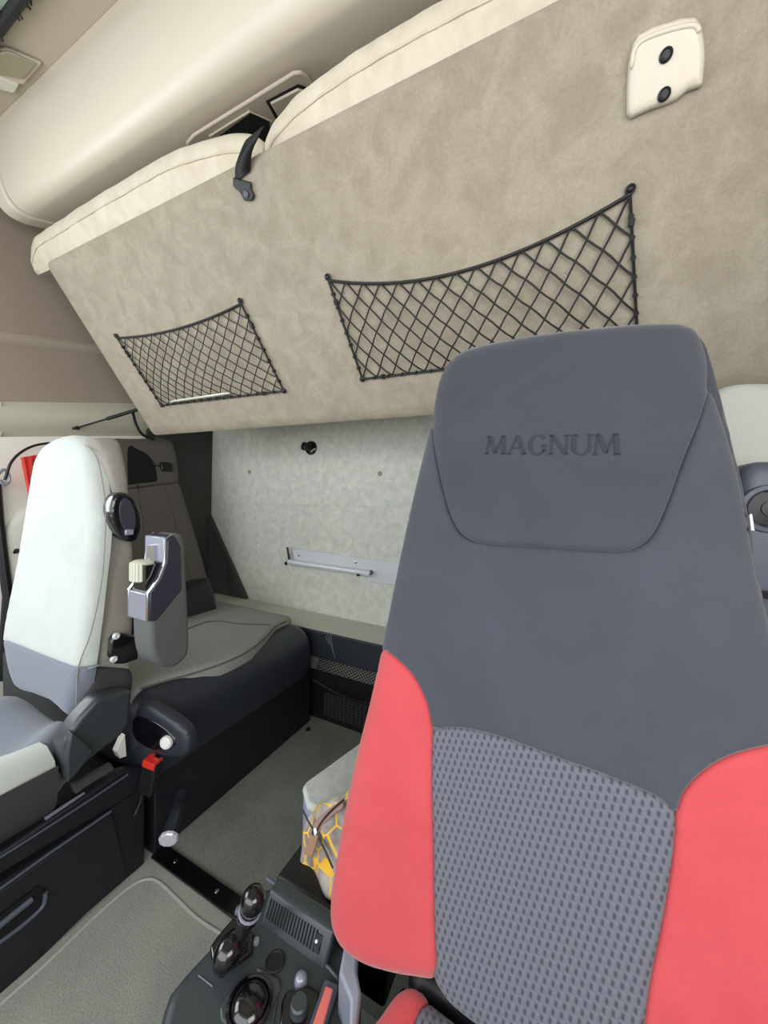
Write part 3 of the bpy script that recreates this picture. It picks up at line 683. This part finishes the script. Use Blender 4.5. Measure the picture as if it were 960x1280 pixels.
m_ = MB(); m_.tube(cr([hx(p[0], p[1], -.94) for p in ((-20, 1192), (20, 1163), (45, 1142), (55, 1130), (57, 1116))], 4), .004, 8); m_.tube([hx(p[0], p[1], -.94) for p in ((-10, 1165), (14, 1145), (40, 1124))], .006, 8); m_.build('handle', M['guide'], do)
m_ = MB(); m_.tube([hx(p[0], p[1], -.944) for p in ((-60, 1110+41), (0, 1111), (60, 1068), (139, 1014))], .0028, 6); m_.build('drawer_lip', M['guide'], do)
m_ = MB(); m_.tube([hx(p[0], p[1], -.95) for p in ((-40, 1098), (0, 1072), (60, 1034), (120, 995), (160, 968))], .0022, 6); m_.build('rail_edge', M['guide'], pt)
m_ = MB(); m_.tube([hx(p[0], p[1], -.965) for p in ((56, 1024), (80, 1008), (105, 992))], .004, 6); m_.build('slide_rod', M['silver'], pt)

# armrest folded up
m_ = MB(); xa0, xa1 = -.893, -.822
pr = [(.505, .742), (.503, .68), (.510, .62), (.53, .588), (.56, .574), (.585, .58), (.60, .60), (.600, .66), (.590, .80), (.583, .885), (.562, .898), (.548, .875), (.545, .82), (.52, .765)]
m_.prism([(xa0, p[0], p[1]) for p in cr(pr, 3, True)], (xa1-xa0, 0, 0)); at_ = m_.build('folding_armrest', M['armg'], pt, bevel=.010, seg=3)
at_['label'] = 'upright grey armrest with ivory height wheel'
m_ = MB()
m_.prism([(xa0-.002, p[0], p[1]) for p in ((.499, .770), (.499, .705), (.515, .700), (.578, .760), (.574, .865), (.556, .897), (.538, .885), (.536, .835), (.522, .800))], (xa1-xa0+.004, 0, 0))
m_.build('plastic_frame', M['armp'], at_, bevel=.004)
m_ = MB(); m_.box((xa0-.001, .494, .704), (xa1+.001, .500, .768)); m_.build('front_plate', M['silver'], at_, bevel=.003)
m_ = MB(); m_.box((xa0-.001, .531, .832), (xa1+.001, .538, .893)); m_.build('top_plate', M['silver'], at_, bevel=.003)
for x in (xa0, xa1):
    m_ = MB(); m_.tube([(x, p[0], p[1]) for p in ((.495, .706), (.495, .769), (.520, .799), (.534, .833), (.536, .888), (.552, .897))], .0026, 6); m_.build('frame_edge', M['chrome'], at_)
m_ = MB(); m_.box((xa0+.012, .500, .765), (xa1-.014, .540, .83)); m_.build('wheel_slot', M['glossk'], at_)
c = (-.870, .512, .812)
gw = MB(); gw.lathe(c, (0, 0, 1), [(.018, -.024), (.024, -.021), (.024, .021), (.018, .025)], 26)
for i in range(22):
    a = i*2*math.pi/22; gw.tube([(c[0]+.024*math.cos(a), c[1]+.024*math.sin(a), c[2]-.020), (c[0]+.024*math.cos(a), c[1]+.024*math.sin(a), c[2]+.020)], .0017, 4)
gw.build('height_wheel', mat('ivory_wheel', (206, 208, 188), .5), at_)
m_ = MB(); m_.tube([(c[0]+.01, .528, .872), (c[0]+.01, .528, .80)], .010, 8); m_.build('spindle', M['chrome'], at_)
# seat belt buckle on the passenger base
t = thing('seat_belt_buckle', hx(188, 985, -.94), 'black seat belt buckle with red button below the bench end', 'buckle')
a, b = hx(184, 990, -.935), hx(191, 951, -.92); ax_ = nrm(b-a); sd = nrm(np.cross(ax_, (.3, -1, .2)))
m_ = MB(); m_.obox((a+b)/2, (b-a)/2, sd*.021, nrm(np.cross(ax_, sd))*.013); m_.build('body', M['blackp'], t, bevel=.004)
m_ = MB(); m_.obox(b+ax_*.001-ax_*.004, ax_*.009, sd*.018, nrm(np.cross(ax_, sd))*.0142); m_.build('button', M['redb'], t, bevel=.001)
m_ = MB(); m_.obox(b+ax_*.004+np.array([.006, .008, .002]), ax_*.003, sd*.008, nrm(np.cross(ax_, sd))*.004); m_.build('tongue_slot', M['chrome'], t)
m_ = MB(); m_.tube(cr([hx(p[0], p[1], -.94) for p in ((178, 986), (176, 1000), (170, 1015), (166, 1020))], 4), .004, 6); m_.build('stalk', M['blackp'], t)
# lever handle with pearly cap
t = thing('bench_lever', hx(215, 1030, -.93), 'curved dark grab lever with a pearly white end cap by the bench base', 'lever')
pp = cr([hx(p[0], p[1], x) for p, x in (((226, 992), -.957), ((225, 1003), -.935), ((219, 1020), -.90), ((210, 1046), -.87))], 5)
m_ = MB(); m_.tube(pp, .017, 14); m_.build('tube', M['armg'] if 0 else M['vinyl'], t)
d = nrm(pp[-1]-pp[-3]); e = pp[-1]+np.array([.004, 0, 0])
MB().lathe(e-d*.004, d, [(.020, 0), (.0235, .003), (.0235, .009), (.021, .012), (.001, .0125)], 10).build('end_cap', M['cap'], t, smooth=20)

# ================================================================ centre console
ZT = .28
t = thing('centre_console', (-.37, .4, 0), 'dark grey moulded floor console with vents and switches left of the driver seat', 'console')
ol = [(-60, 1600), (150, 1400), (196, 1290), (204, 1258), (212, 1236), (232, 1212), (262, 1180), (300, 1140), (333, 1104), (345, 1106), (418, 1162), (448, 1190), (452, 1240), (450, 1320), (430, 1600)]
tp = [hz(p[0], p[1], ZT) for p in ol]
m_ = MB(); m_.prism(tp, (0, 0, -ZT)); m_.build('console_body', M['console'], t, bevel=.016, seg=4)
# rear vent block, raised
vb = [hz(p[0], p[1], ZT+.001) for p in ((326, 1128), (334, 1098), (338, 1092), (440, 1168), (424, 1212), (400, 1208))]
fl, fr_ = hz(332, 1136, ZT), hz(405, 1208, ZT)
x0, x1 = hz(338, 1114, .318)[0]-.004, hz(417, 1165, .318)[0]
yt, yb_ = hz(377, 1138, .318)[1], hz(364, 1177, .284)[1]; zt_, zb_ = .318, .276
m_ = MB(); m_.prism([(x0, yb_-.004, zb_), (x0, yt, zt_), (x0, yt+.024, zt_), (x0, yt+.030, zb_)], (x1-x0, 0, 0)); vbk = m_.build('vent_block', M['console'], t, bevel=.005, seg=3)
dv = np.array((0, yt-yb_+.004, zt_-zb_)); nv = nrm((0, -dv[2], dv[1])); cvt = np.array((0, (yb_-.004+yt)/2, (zb_+zt_)/2)); m_ = MB()
for i in range(17): m_.obox(cvt+np.array([x0+.010+i*.0060, 0, 0])+dv*.06, (.0016, 0, 0), dv*.26, nv*.0008)
m_.build('vent_slots', M['dark'], vbk)
m_ = MB(); m_.obox(cvt+np.array([x1-.022, 0, 0])+dv*.04, (.006, 0, 0), dv*.22, nv*.002); m_.build('socket', M['glossk'], vbk, bevel=.001)
MB().lathe(cvt+np.array([x1-.024, 0, 0])+dv*.08+nv*.002, nv, [(.0025, 0), (.002, .002)], 8).build('indicator_light', M['white'], vbk)
# platform behind
m_ = MB(); m_.box((-.445, .505, .18), (-.215, .70, .290)); m_.build('rear_platform', M['blackp'], t, bevel=.008, seg=3)
m_ = MB(); m_.tube([hz(334, 1098, .298), hz(421, 1157, .298), hz(440, 1170, .298)], .0032, 8); m_.build('platform_lip', M['guide'], t)
m_ = MB(); m_.box((-.425, .60, .288), (-.25, .71, .296)); m_.build('tray', M['base'], t, bevel=.006)
def plate(pts, z, h, name, mt, par, bv=.004):
    return MB().prism([hz(p[0], p[1], z) for p in pts], (0, 0, h)).build(name, M[mt], par, bevel=bv, seg=3)
# square recess with bowl
pl = plate([(274, 1266), (280, 1252), (306, 1224), (330, 1218), (350, 1226), (352, 1240), (336, 1268), (318, 1290), (300, 1300), (276, 1280)], ZT-.002, .006, 'pad_bezel', 'console', t)
c = hz(312, 1256, ZT+.004); MB().lathe(c, (0, 0, 1), [(.031, 0), (.031, .003), (.027, .004), (.0255, .001), (.022, .007), (.014, .012), (.001, .014)], 26).build('round_pad', M['glossk'], pl)
# dark bezel with round knob, silver button, round recess
pl = plate([(348, 1300), (352, 1255), (358, 1243), (385, 1236), (398, 1243), (400, 1262), (386, 1300)], ZT-.001, .007, 'knob_bezel', 'glossk', t)
c = hz(374, 1262, ZT+.006); MB().lathe(c, (0, 0, 1), [(.013, 0), (.012, .010), (.010, .012), (.001, .012)], 22).build('rotary_knob', M['console'], pl, smooth=30)
c = hz(376, 1228, ZT); MB().lathe(c, (0, 0, 1), [(.0095, 0), (.009, .008), (.006, .012), (.001, .0135)], 20).build('silver_button', M['silver'], t)
c = hz(344, 1203, ZT); MB().lathe(c, (0, 0, 1), [(.015, -.001), (.015, .002), (.013, .003), (.012, .001), (.001, .001)], 22).build('round_recess', M['base'], t)
c = hz(320, 1178, ZT); MB().lathe(c, (0, 0, 1), [(.0055, -.001), (.005, .004), (.001, .005)], 14).build('small_button', M['silver'], t)
m_ = MB(); m_.tube([hz(p[0], p[1], ZT+.001) for p in ((330, 1150), (380, 1180), (412, 1210), (436, 1240))], .003, 6); m_.tube([hz(p[0], p[1], ZT+.001) for p in ((322, 1212), (340, 1222), (345, 1250), (338, 1300))], .0025, 6); m_.build('raised_edge', M['console'], t)
m_ = MB(); m_.tube([hz(p[0], p[1], ZT+.001) for p in ((248, 1219), (266, 1233))], .0012, 5); m_.build('moulding_mark', M['guide'], t)
# red strip in its holder
t3 = plate([(380, 1300), (386, 1290), (406, 1231), (424, 1240), (404, 1300)], ZT-.001, .012, 'lever_holder', 'guide', t, .003)
plate([(387, 1296), (407, 1236), (417, 1240), (400, 1300)], ZT+.011, .006, 'red_face', 'pink', t3, .002)
# gear shifter
st = cr([hz(299, 1176, ZT+.012), hz(305, 1160, ZT+.055), hz(312, 1142, ZT+.085)], 4); m_ = MB(); m_.tube(st, .0115, 12); t4 = m_.build('gear_lever', M['blackp'], t)
plate([(262, 1190), (270, 1178), (292, 1152), (318, 1172), (316, 1196), (275, 1226), (266, 1218)], ZT-.001, .010, 'surround', 'glossk', t4, .004)
gp = [hz(p[0], p[1], ZT+.012) for p in ((268, 1206), (284, 1190), (296, 1178))]
m_ = MB(); m_.tube(cr([hz(276, 1210, ZT+.012), hz(282, 1196, ZT+.026), hz(292, 1182, ZT+.030), hz(304, 1174, ZT+.020)], 4), [.010, .013, .016, .018, .019, .020, .020, .020, .019, .018, .017, .016, .012], 14); m_.build('boot', M['glossk'], t4, smooth=80)
g0, g1 = hz(308, 1152, ZT+.065), hz(321, 1112, ZT+.120)
m_ = MB(); n_ = 12
m_.tube([g0+(g1-g0)*k/n_ for k in range(n_+1)], [.013, .0155, .0165, .0155, .014, .0145, .0165, .018, .0185, .018, .0165, .013, .006], 16); m_.build('grip', M['glossk'], t4, smooth=80)
m_ = MB(); m_.tube([g0+(g1-g0)*.33+.0155*(math.cos(a)*nrm(np.cross(g1-g0, (1, 0, 0)))+math.sin(a)*nrm(np.cross(g1-g0, np.cross(g1-g0, (1, 0, 0))))) for a in [i*math.pi/8 for i in range(16)]], .0022, 6, closed=True); m_.build('collar_ring', M['silver'], t4)
c = g0+(g1-g0)*.25+np.array([-.016, -.004, 0]); MB().lathe(c, (-1, -.3, .2), [(.006, -.004), (.006, .004), (.003, .006)], 12).build('side_button', M['guide'], t4)

# ================================================================ bag and box between the seats
t = thing('pale_armrest_box', (-.40, .75, .30), 'pale grey cloth-topped box standing behind the patterned bag', 'box')
bz = .355
bt = [hz(p[0], p[1], bz) for p in ((378, 982), (384, 975), (449, 928), (520, 900), (540, 1010), (430, 1030), (384, 1004))]
m_ = MB(); m_.prism(bt, (0, 0, -.018)); m_.build('lid', M['boxt'], t, bevel=.007, seg=3)
m_ = MB(); c0 = sum(bt)/len(bt); m_.prism([c0+(p-c0)*.985+np.array([0, 0, -.018]) for p in bt], (0, 0, -.105)); m_.build('body', M['boxs'], t, bevel=.006)
t = thing('patterned_bag', hz(410, 1090, .29), 'small brown bag printed with yellow star lattice leaning by the red seat side', 'bag')
gf = Frame(hz(400, 1120, .288), (-.25, -.80, .55), (1, -.2, 0)); 
if gf.V[2] < 0: gf.V = -gf.V
bo = gf.px([(369, 1095), (371, 1070), (376, 1035), (384, 1010), (400, 1003), (425, 990), (445, 980), (460, 1010), (460, 1120), (436, 1128), (414, 1127), (398, 1118), (380, 1106)])
bgo = cr(bo, 4, True)
def bh(p): return .012*math.sin(p[0]*40)*math.cos(p[1]*30)+.003*math.sin(p[1]*120+p[0]*60)
pad(gf, bgo, .045, R=.018, sp=.006, h0=bh).build('bag_body', M['bag'], t, smooth=80)
lp = cr(gf.px([(397, 1032), (404, 1022), (418, 1010), (432, 1002), (434, 1010), (422, 1019), (410, 1031), (402, 1041)]), 4, True)
m_ = MB(); m_.prism([gf.to3(p, .010) for p in lp], gf.N*.004); m_.build('open_lining', M['zipm'], t, bevel=.002)
m_ = MB(); m_.tube([gf.to3(p, .014) for p in cr(gf.px([(384, 1012), (392, 1028), (402, 1044), (412, 1062), (422, 1084)]), 4)], .0018, 6)
m_.tube([gf.to3(p, .015) for p in cr(gf.px([(402, 1040), (408, 1028), (420, 1014), (436, 1000)]), 4)], .0018, 6); m_.build('zip', M['blackp'], t)
m_ = MB(); m_.prism([gf.to3(p, .014) for p in gf.px([(395, 1042), (405, 1044), (397, 1072), (387, 1066)])], gf.N*.003); m_.build('zip_pull', M['leather'], t, bevel=.001)
m_ = MB(); m_.lathe(gf.to3(gf.px([(400, 1040)])[0], .013), gf.N, [(.006, 0), (.006, .004), (.002, .005)], 12); m_.build('zip_slider', M['chrome'], t)

# ================================================================ driver seat
ds = thing('driver_seat', (0, .35, 0), 'large charcoal driver seat with red side bolsters and woven centre', 'seat')
DF = Frame((0, .42, .42), (0, -.98, .201))
A_top = [(540, 530), (541, 510), (546, 482), (556, 458), (574, 441), (600, 431), (640, 423), (680, 416), (740, 409), (800, 404), (840, 403), (862, 407), (874, 415), (882, 432), (887, 455), (887, 485)]
A_bot = [(887, 485), (871, 530), (851, 580), (833, 630), (817, 665), (800, 682), (778, 689), (740, 688), (680, 684), (612, 680), (585, 673), (569, 655), (557, 620), (546, 570), (540, 530)]
LU = [(540, 530), (530, 568), (513, 640), (496, 720), (478, 812)]
S1 = [(478, 812), (500, 828), (519, 850), (533, 880), (540, 912)]
S2_ = [(540, 912), (580, 912), (630, 924), (700, 950), (760, 972), (812, 993), (834, 1006), (846, 1020)]
S3 = [(846, 1020), (856, 992), (880, 966), (915, 946), (960, 934), (1004, 928)]
RU = [(1004, 928), (988, 870), (966, 800), (950, 740), (938, 680), (925, 610), (906, 540), (887, 485)]
LL = [(478, 812), (465, 870), (450, 930), (437, 990), (424, 1060), (416, 1115), (418, 1150), (432, 1178), (460, 1199), (500, 1211), (545, 1218)]
S4 = [(545, 1218), (542, 1150), (541, 1060), (539, 980), (540, 912)]
S5 = [(846, 1020), (841, 1080), (828, 1160), (814, 1230), (806, 1290), (802, 1350)]
DE = Frame(DF.O-DF.N*.028, DF.N)
c2 = lambda L_, n=6: DF.px(cr(L_, n))
ce = lambda L_, n=6: DE.px(cr(L_, n))
A_bot2, S12, S22, S32, S42, S52 = map(c2, (A_bot, S1, S2_, S3, S4, S5)); A_top2, LU2, RU2, LL2 = map(ce, (A_top, LU, RU, LL))
A_top2 = Frame(DF.O-DF.N*.012, DF.N).px(cr(A_top, 6)); LU2[0] = A_top2[0]; RU2[-1] = A_top2[-1]
A_bot2[0] = A_top2[-1]; A_bot2[-1] = A_top2[0]; S12[0] = LU2[-1]; S32[-1] = RU2[0]; S42[0] = LL2[-1]
botc = DE.px(cr([(545, 1218), (570, 1250), (640, 1300), (720, 1340), (802, 1350)], 5)); botc[-1] = S52[-1]
mir = [np.array([-p[0]-.01, p[1]]) for p in LL2]
a_ = RU2[0]; mir = [a_+(mir[0]-a_)*0]+[np.array([p[0]+.0, p[1]]) for p in mir if p[1] < a_[1]-.03]
redR = S52[::-1][:-1]+S32+mir[1:]+[S52[-1]+np.array([.02, -.01])] if 0 else None
outer = A_top2+RU2[::-1][1:]+mir[1:]+[S52[-1]]+botc[::-1][1:]+LL2[::-1][1:]+LU2[::-1][1:-1]
kw = dict(outer=outer, R=.035, r=.008, g=.004, sp=.009)
def bolster(p):
    return 0
pad(DF, A_top2[:-1]+A_bot2[:-1], .05, h0=lambda p: .008, **kw).build('head_pad', M['grey2'], ds, smooth=75)
pad(DF, LU2[:-1]+S12[:-1]+S22[:-1]+S32[:-1]+RU2[:-1]+A_bot2[:-1], .05, **kw).build('upper_backrest', M['grey'], ds, smooth=75)
pad(DF, LL2[:-1]+S42[:-1]+S12[::-1][:-1], .05, **kw).build('side_bolster', M['red'], ds, smooth=75)
pad(DF, S52[::-1][:-1]+S32[:-1]+[S32[-1]]+mir[1:], .05, **kw).build('side_bolster', M['red'], ds, smooth=75)
pad(DF, S22[:-1]+S52[:-1]+botc[::-1][:-1]+S42[:-1], .05, **kw).build('woven_centre', M['weave'], ds, smooth=75)
# shell and gusset behind the panels
DB = Frame(DF.O-DF.N*.035, DF.N)
ga = DB.px(cr([(540, 545), (542, 505), (550, 468), (565, 448), (600, 436), (680, 422), (740, 415), (800, 409), (850, 407), (872, 413), (885, 425), (892, 445), (902, 480), (918, 545), (934, 610), (947, 680), (959, 745), (976, 810), (1000, 880), (1018, 930)], 4))
gb = [DB.to2(DF.to3(p, -.035)) for p in mir[1:]]+[DB.to2(DF.to3(S52[-1], -.035))]+[DB.to2(DF.to3(p*1.0, -.035)) for p in botc[::-1][1:]+LL2[::-1][1:]+LU2[::-1][1:-1]]
pad(DB, ga+gb, .085, R=.012, sp=.018).build('back_shell', M['grey'], ds, smooth=75)
m_ = MB(); m_.tube([DB.to3(p, -.012) for p in DB.px(cr([(893, 470), (905, 500), (921, 570), (935, 640), (946, 690), (956, 750)], 4))], .0012, 5); m_.build('gusset_seam', M['seam'], ds)
# pressed lettering, wedge-serif capitals
def letters():
    st = {}
    th, tn, H_ = .20, .085, 1.0
    def bar(a, b, w):                        # slanted bar with horizontal ends
        return [(a[0]-w/2, a[1]), (a[0]+w/2, a[1]), (b[0]+w/2, b[1]), (b[0]-w/2, b[1])]
    def ser(x, y, w): s_ = .035; return [(x-w/2, y-s_), (x+w/2, y-s_), (x+w/2, y+s_), (x-w/2, y+s_)]
    Mx = [bar((.10, 0), (.18, 1), tn), bar((.22, 1), (.55, .08), th), bar((.55, .05), (.88, 1), tn), bar((.92, 1), (1.0, 0), th), ser(.10, .03, .22), ser(1.0, .03, .30), ser(.14, .97, .22), ser(.95, .97, .2)]
    Aa = [bar((.08, 0), (.45, 1), tn), bar((.45, 1), (.85, 0), th), bar((.22, .36), (.70, .36), .001)[:0] or [(.20, .31), (.70, .31), (.68, .38), (.23, .38)], ser(.08, .03, .22), ser(.85, .03, .30)]
    def arc(cx, cy, rx, ry, a0, a1, wmin, wmax, n=18):
        out = []
        for k in range(n):
            q = []
            for kk in (k, k+1):
                a = math.radians(a0+(a1-a0)*kk/n); w = wmin+(wmax-wmin)*abs(math.cos(a))
                q.append(((cx+rx*math.cos(a), cy+ry*math.sin(a)), (cx+(rx-w)*math.cos(a), cy+(ry-w*.75)*math.sin(a))))
            out.append([q[0][0], q[1][0], q[1][1], q[0][1]])
        return out
    Gg = arc(.50, .5, .46, .53, 42, 322, .07, .18)+[[(.74, .10), (.90, .14), (.90, .48), (.74, .48)], ser(.80, .47, .34)]
    Nn_ = [bar((.12, 0), (.12, 1), tn), bar((.14, 1), (.80, 0), th), bar((.82, 0), (.82, 1), tn), ser(.12, .03, .24), ser(.10, .97, .22), ser(.82, .97, .24)]
    Uu = [bar((.16, .32), (.16, 1), th), bar((.84, .32), (.84, 1), tn), ser(.16, .97, .32), ser(.84, .97, .24)]+arc(.482, .34, .422, .37, 180, 360, .09, .16)
    return [(Mx, 1.18), (Aa, .98), (Gg, 1.02), (Nn_, .98), (Uu, 1.0), (Mx, 1.12)]
a, b = DF.px([(607, 570), (774, 571)]); topz = DF.px([(690, 546)])[0][1]; botz = DF.px([(690, 570)])[0][1]
LS = letters(); tot = sum(w for _, w in LS); hgt = topz-botz; sxx = (b[0]-a[0])/tot; x = a[0]; m_ = MB()
ub = (b-a)/np.linalg.norm(b-a)
for polys, w in LS:
    for pg in polys:
        pts = [a+ub*((x-a[0])+q[0]*sxx)+np.array([0, q[1]*hgt]) for q in pg]
        m_.prism([DF.to3(p, .0080) for p in pts], DF.N*.0010)
    x += w*sxx
m_.build('pressed_lettering', M['emb'], ds, smooth=20)
# cushion
CF = Frame((0, .2, .375), (0, 0, 1))
ci = CF.px([(380, 1400), (430, 1300), (449, 1280), (472, 1256), (488, 1234), (500, 1222), (513, 1218), (528, 1223), (540, 1238)])
cs = CF.px([(540, 1238), (527, 1256), (514, 1284), (490, 1330), (470, 1400)])
cl = cr(ci, 4); cS = cr(cs, 4)
mirc = [np.array([-p[0]-.005, p[1]]) for p in cl][::-1]
bk = [np.array([cl[-1][0]+(mirc[0][0]-cl[-1][0])*k/10, cl[-1][1]-.006*math.sin(math.pi*k/10)]) for k in range(1, 10)]
oc = cl+bk+mirc
kc = dict(outer=oc, R=.03, r=.008, g=.004, sp=.012)
pad(CF, cl+cS[1:], .10, **kc).build('cushion_bolster', M['red'], ds, smooth=75)
mcS = [np.array([-p[0]-.005, p[1]]) for p in cS]
pad(CF, mirc+mcS[::-1][:-1], .10, **kc).build('cushion_bolster', M['red'], ds, smooth=75)
pad(CF, cS[::-1]+bk+mcS[:-0 or None], .10, **kc).build('woven_cushion', M['weave'], ds, smooth=75)
MB().box((-.17, -.1, .0), (.17, .54, .25)).build('pedestal', M['blackp'], ds, bevel=.02)
MB().box((-.20, .15, .0), (-.165, .53, .22)).build('seat_plinth', M['blackp'], ds, bevel=.02)
MB().box((-.16, .44, .20), (.16, .54, .36)).build('recliner_housing', M['blackp'], ds, bevel=.02)
# pale side cover strip along the seat base
m_ = MB(); sp_ = [(433, 1165), (449, 1180), (446, 1212), (452, 1240), (446, 1300), (436, 1300), (438, 1250), (424, 1215)]
m_.prism([hz(p[0], p[1], .34) for p in sp_], (0, 0, -.16)); m_.build('side_cover', M['steel'], ds, bevel=.004)

# ================================================================ right edge: pillar pad and belt guide
t = thing('pillar_pad', (.45, .90, .3), 'pale grey padded pillar cushion behind the right edge of the charcoal seat', 'pad')
rf = Frame((.4, .86, 1.1), (0, -1, 0)); rp_ = rf.px([(880, 800), (880, 500), (900, 485), (922, 477), (960, 475), (1010, 478), (1040, 500), (1060, 800)])
rp_[0] = np.array([rp_[0][0], -1.09]); rp_[-1] = np.array([rp_[-1][0], -1.09])
pad(rf, cr(rp_, 4, True) if 0 else rp_[:1]+cr(rp_[1:7], 4)+rp_[7:], .06, R=.025, sp=.02).build('cushion', M['padr'], t, smooth=75)
t = thing('belt_guide', (.35, .74, .86), 'blue-grey plastic belt guide housing with round hole at the right edge', 'housing')
gf2 = Frame((.3, .76, 1.0), (0, -1, 0)); gp_ = gf2.px([(926, 760), (926, 600), (932, 586), (944, 578), (960, 576), (985, 578), (1000, 600), (1000, 760)])
gp_[0] = np.array([gp_[0][0], -.99]); gp_[-1] = np.array([gp_[-1][0], -.99]); gr_ = gp_[:1]+cr(gp_[1:7], 4)+gp_[7:]
pad(gf2, gr_, .06, R=.02, sp=.01).build('housing', M['guide'], t, smooth=75)
c = gf2.to3(gf2.px([(962, 636)])[0], 0)
MB().lathe(c, gf2.N, [(.038, -.002), (.036, .005), (.030, .006), (.027, .002), (.027, -.0)], 24).build('rim', M['guide'], t)
MB().lathe(c+gf2.N*.002, gf2.N, [(.026, 0), (.026, .001), (.012, .003), (.012, .006), (.001, .007)], 24).build('hole', M['blackp'], t)
MB().obox(gf2.to3(gf2.px([(957, 741)])[0], .008), (.012, 0, 0), (0, .01, 0), (0, 0, .006)).build('belt_tongue', M['glossk'], t)
ct_ = MB(); ct_.prism([DB.to3(p, .0) for p in DB.px([(935, 644), (938, 643), (941, 664), (937, 663)])], DB.N*.004)
ct_.build('care_tag', M['white'], ds)

# ================================================================ light
w = bpy.data.worlds.new('World'); SC.world = w; w.use_nodes = True
bg = w.node_tree.nodes['Background']; bg.inputs[0].default_value = (.86, .93, 1, 1); bg.inputs[1].default_value = .62
def area(name, loc, tgt, sx, sy, e, col):
    l = bpy.data.lights.new(name, 'AREA'); l.shape = 'RECTANGLE'; l.size = sx; l.size_y = sy; l.energy = e; l.color = col
    o = bpy.data.objects.new(name, l); COL.objects.link(o); o.location = loc
    o.rotation_euler = (Vector(tgt)-Vector(loc)).to_track_quat('-Z', 'Y').to_euler(); return o
area('windscreen_light', (-.6, -1.0, 1.1), (-.6, 1, .8), 2.3, 1.0, 19, (.97, .98, 1))
area('left_window_light', (XL-.02, -.15, 1.2), (0, .5, .7), .9, .7, 10, (.93, .98, 1))
area('right_window_light', (XR+.02, -.30, 1.2), (-.8, .6, .9), .8, .65, 9, (1, .98, .95))
# ================================================================ camera
cd = bpy.data.cameras.new('camera'); co = bpy.data.objects.new('camera', cd); COL.objects.link(co); SC.camera = co
cd.sensor_fit = 'VERTICAL'; cd.sensor_height = 24; cd.lens = 24*FPX/1280; cd.clip_start = .02
r = RW[:, 0]; u = -RW[:, 1]; f = RW[:, 2]
co.matrix_world = Matrix(((r[0], u[0], -f[0], EYE[0]), (r[1], u[1], -f[1], EYE[1]), (r[2], u[2], -f[2], EYE[2]), (0, 0, 0, 1)))
SC.view_settings.view_transform = 'Standard'; SC.view_settings.look = 'None'; SC.view_settings.exposure = 0.22
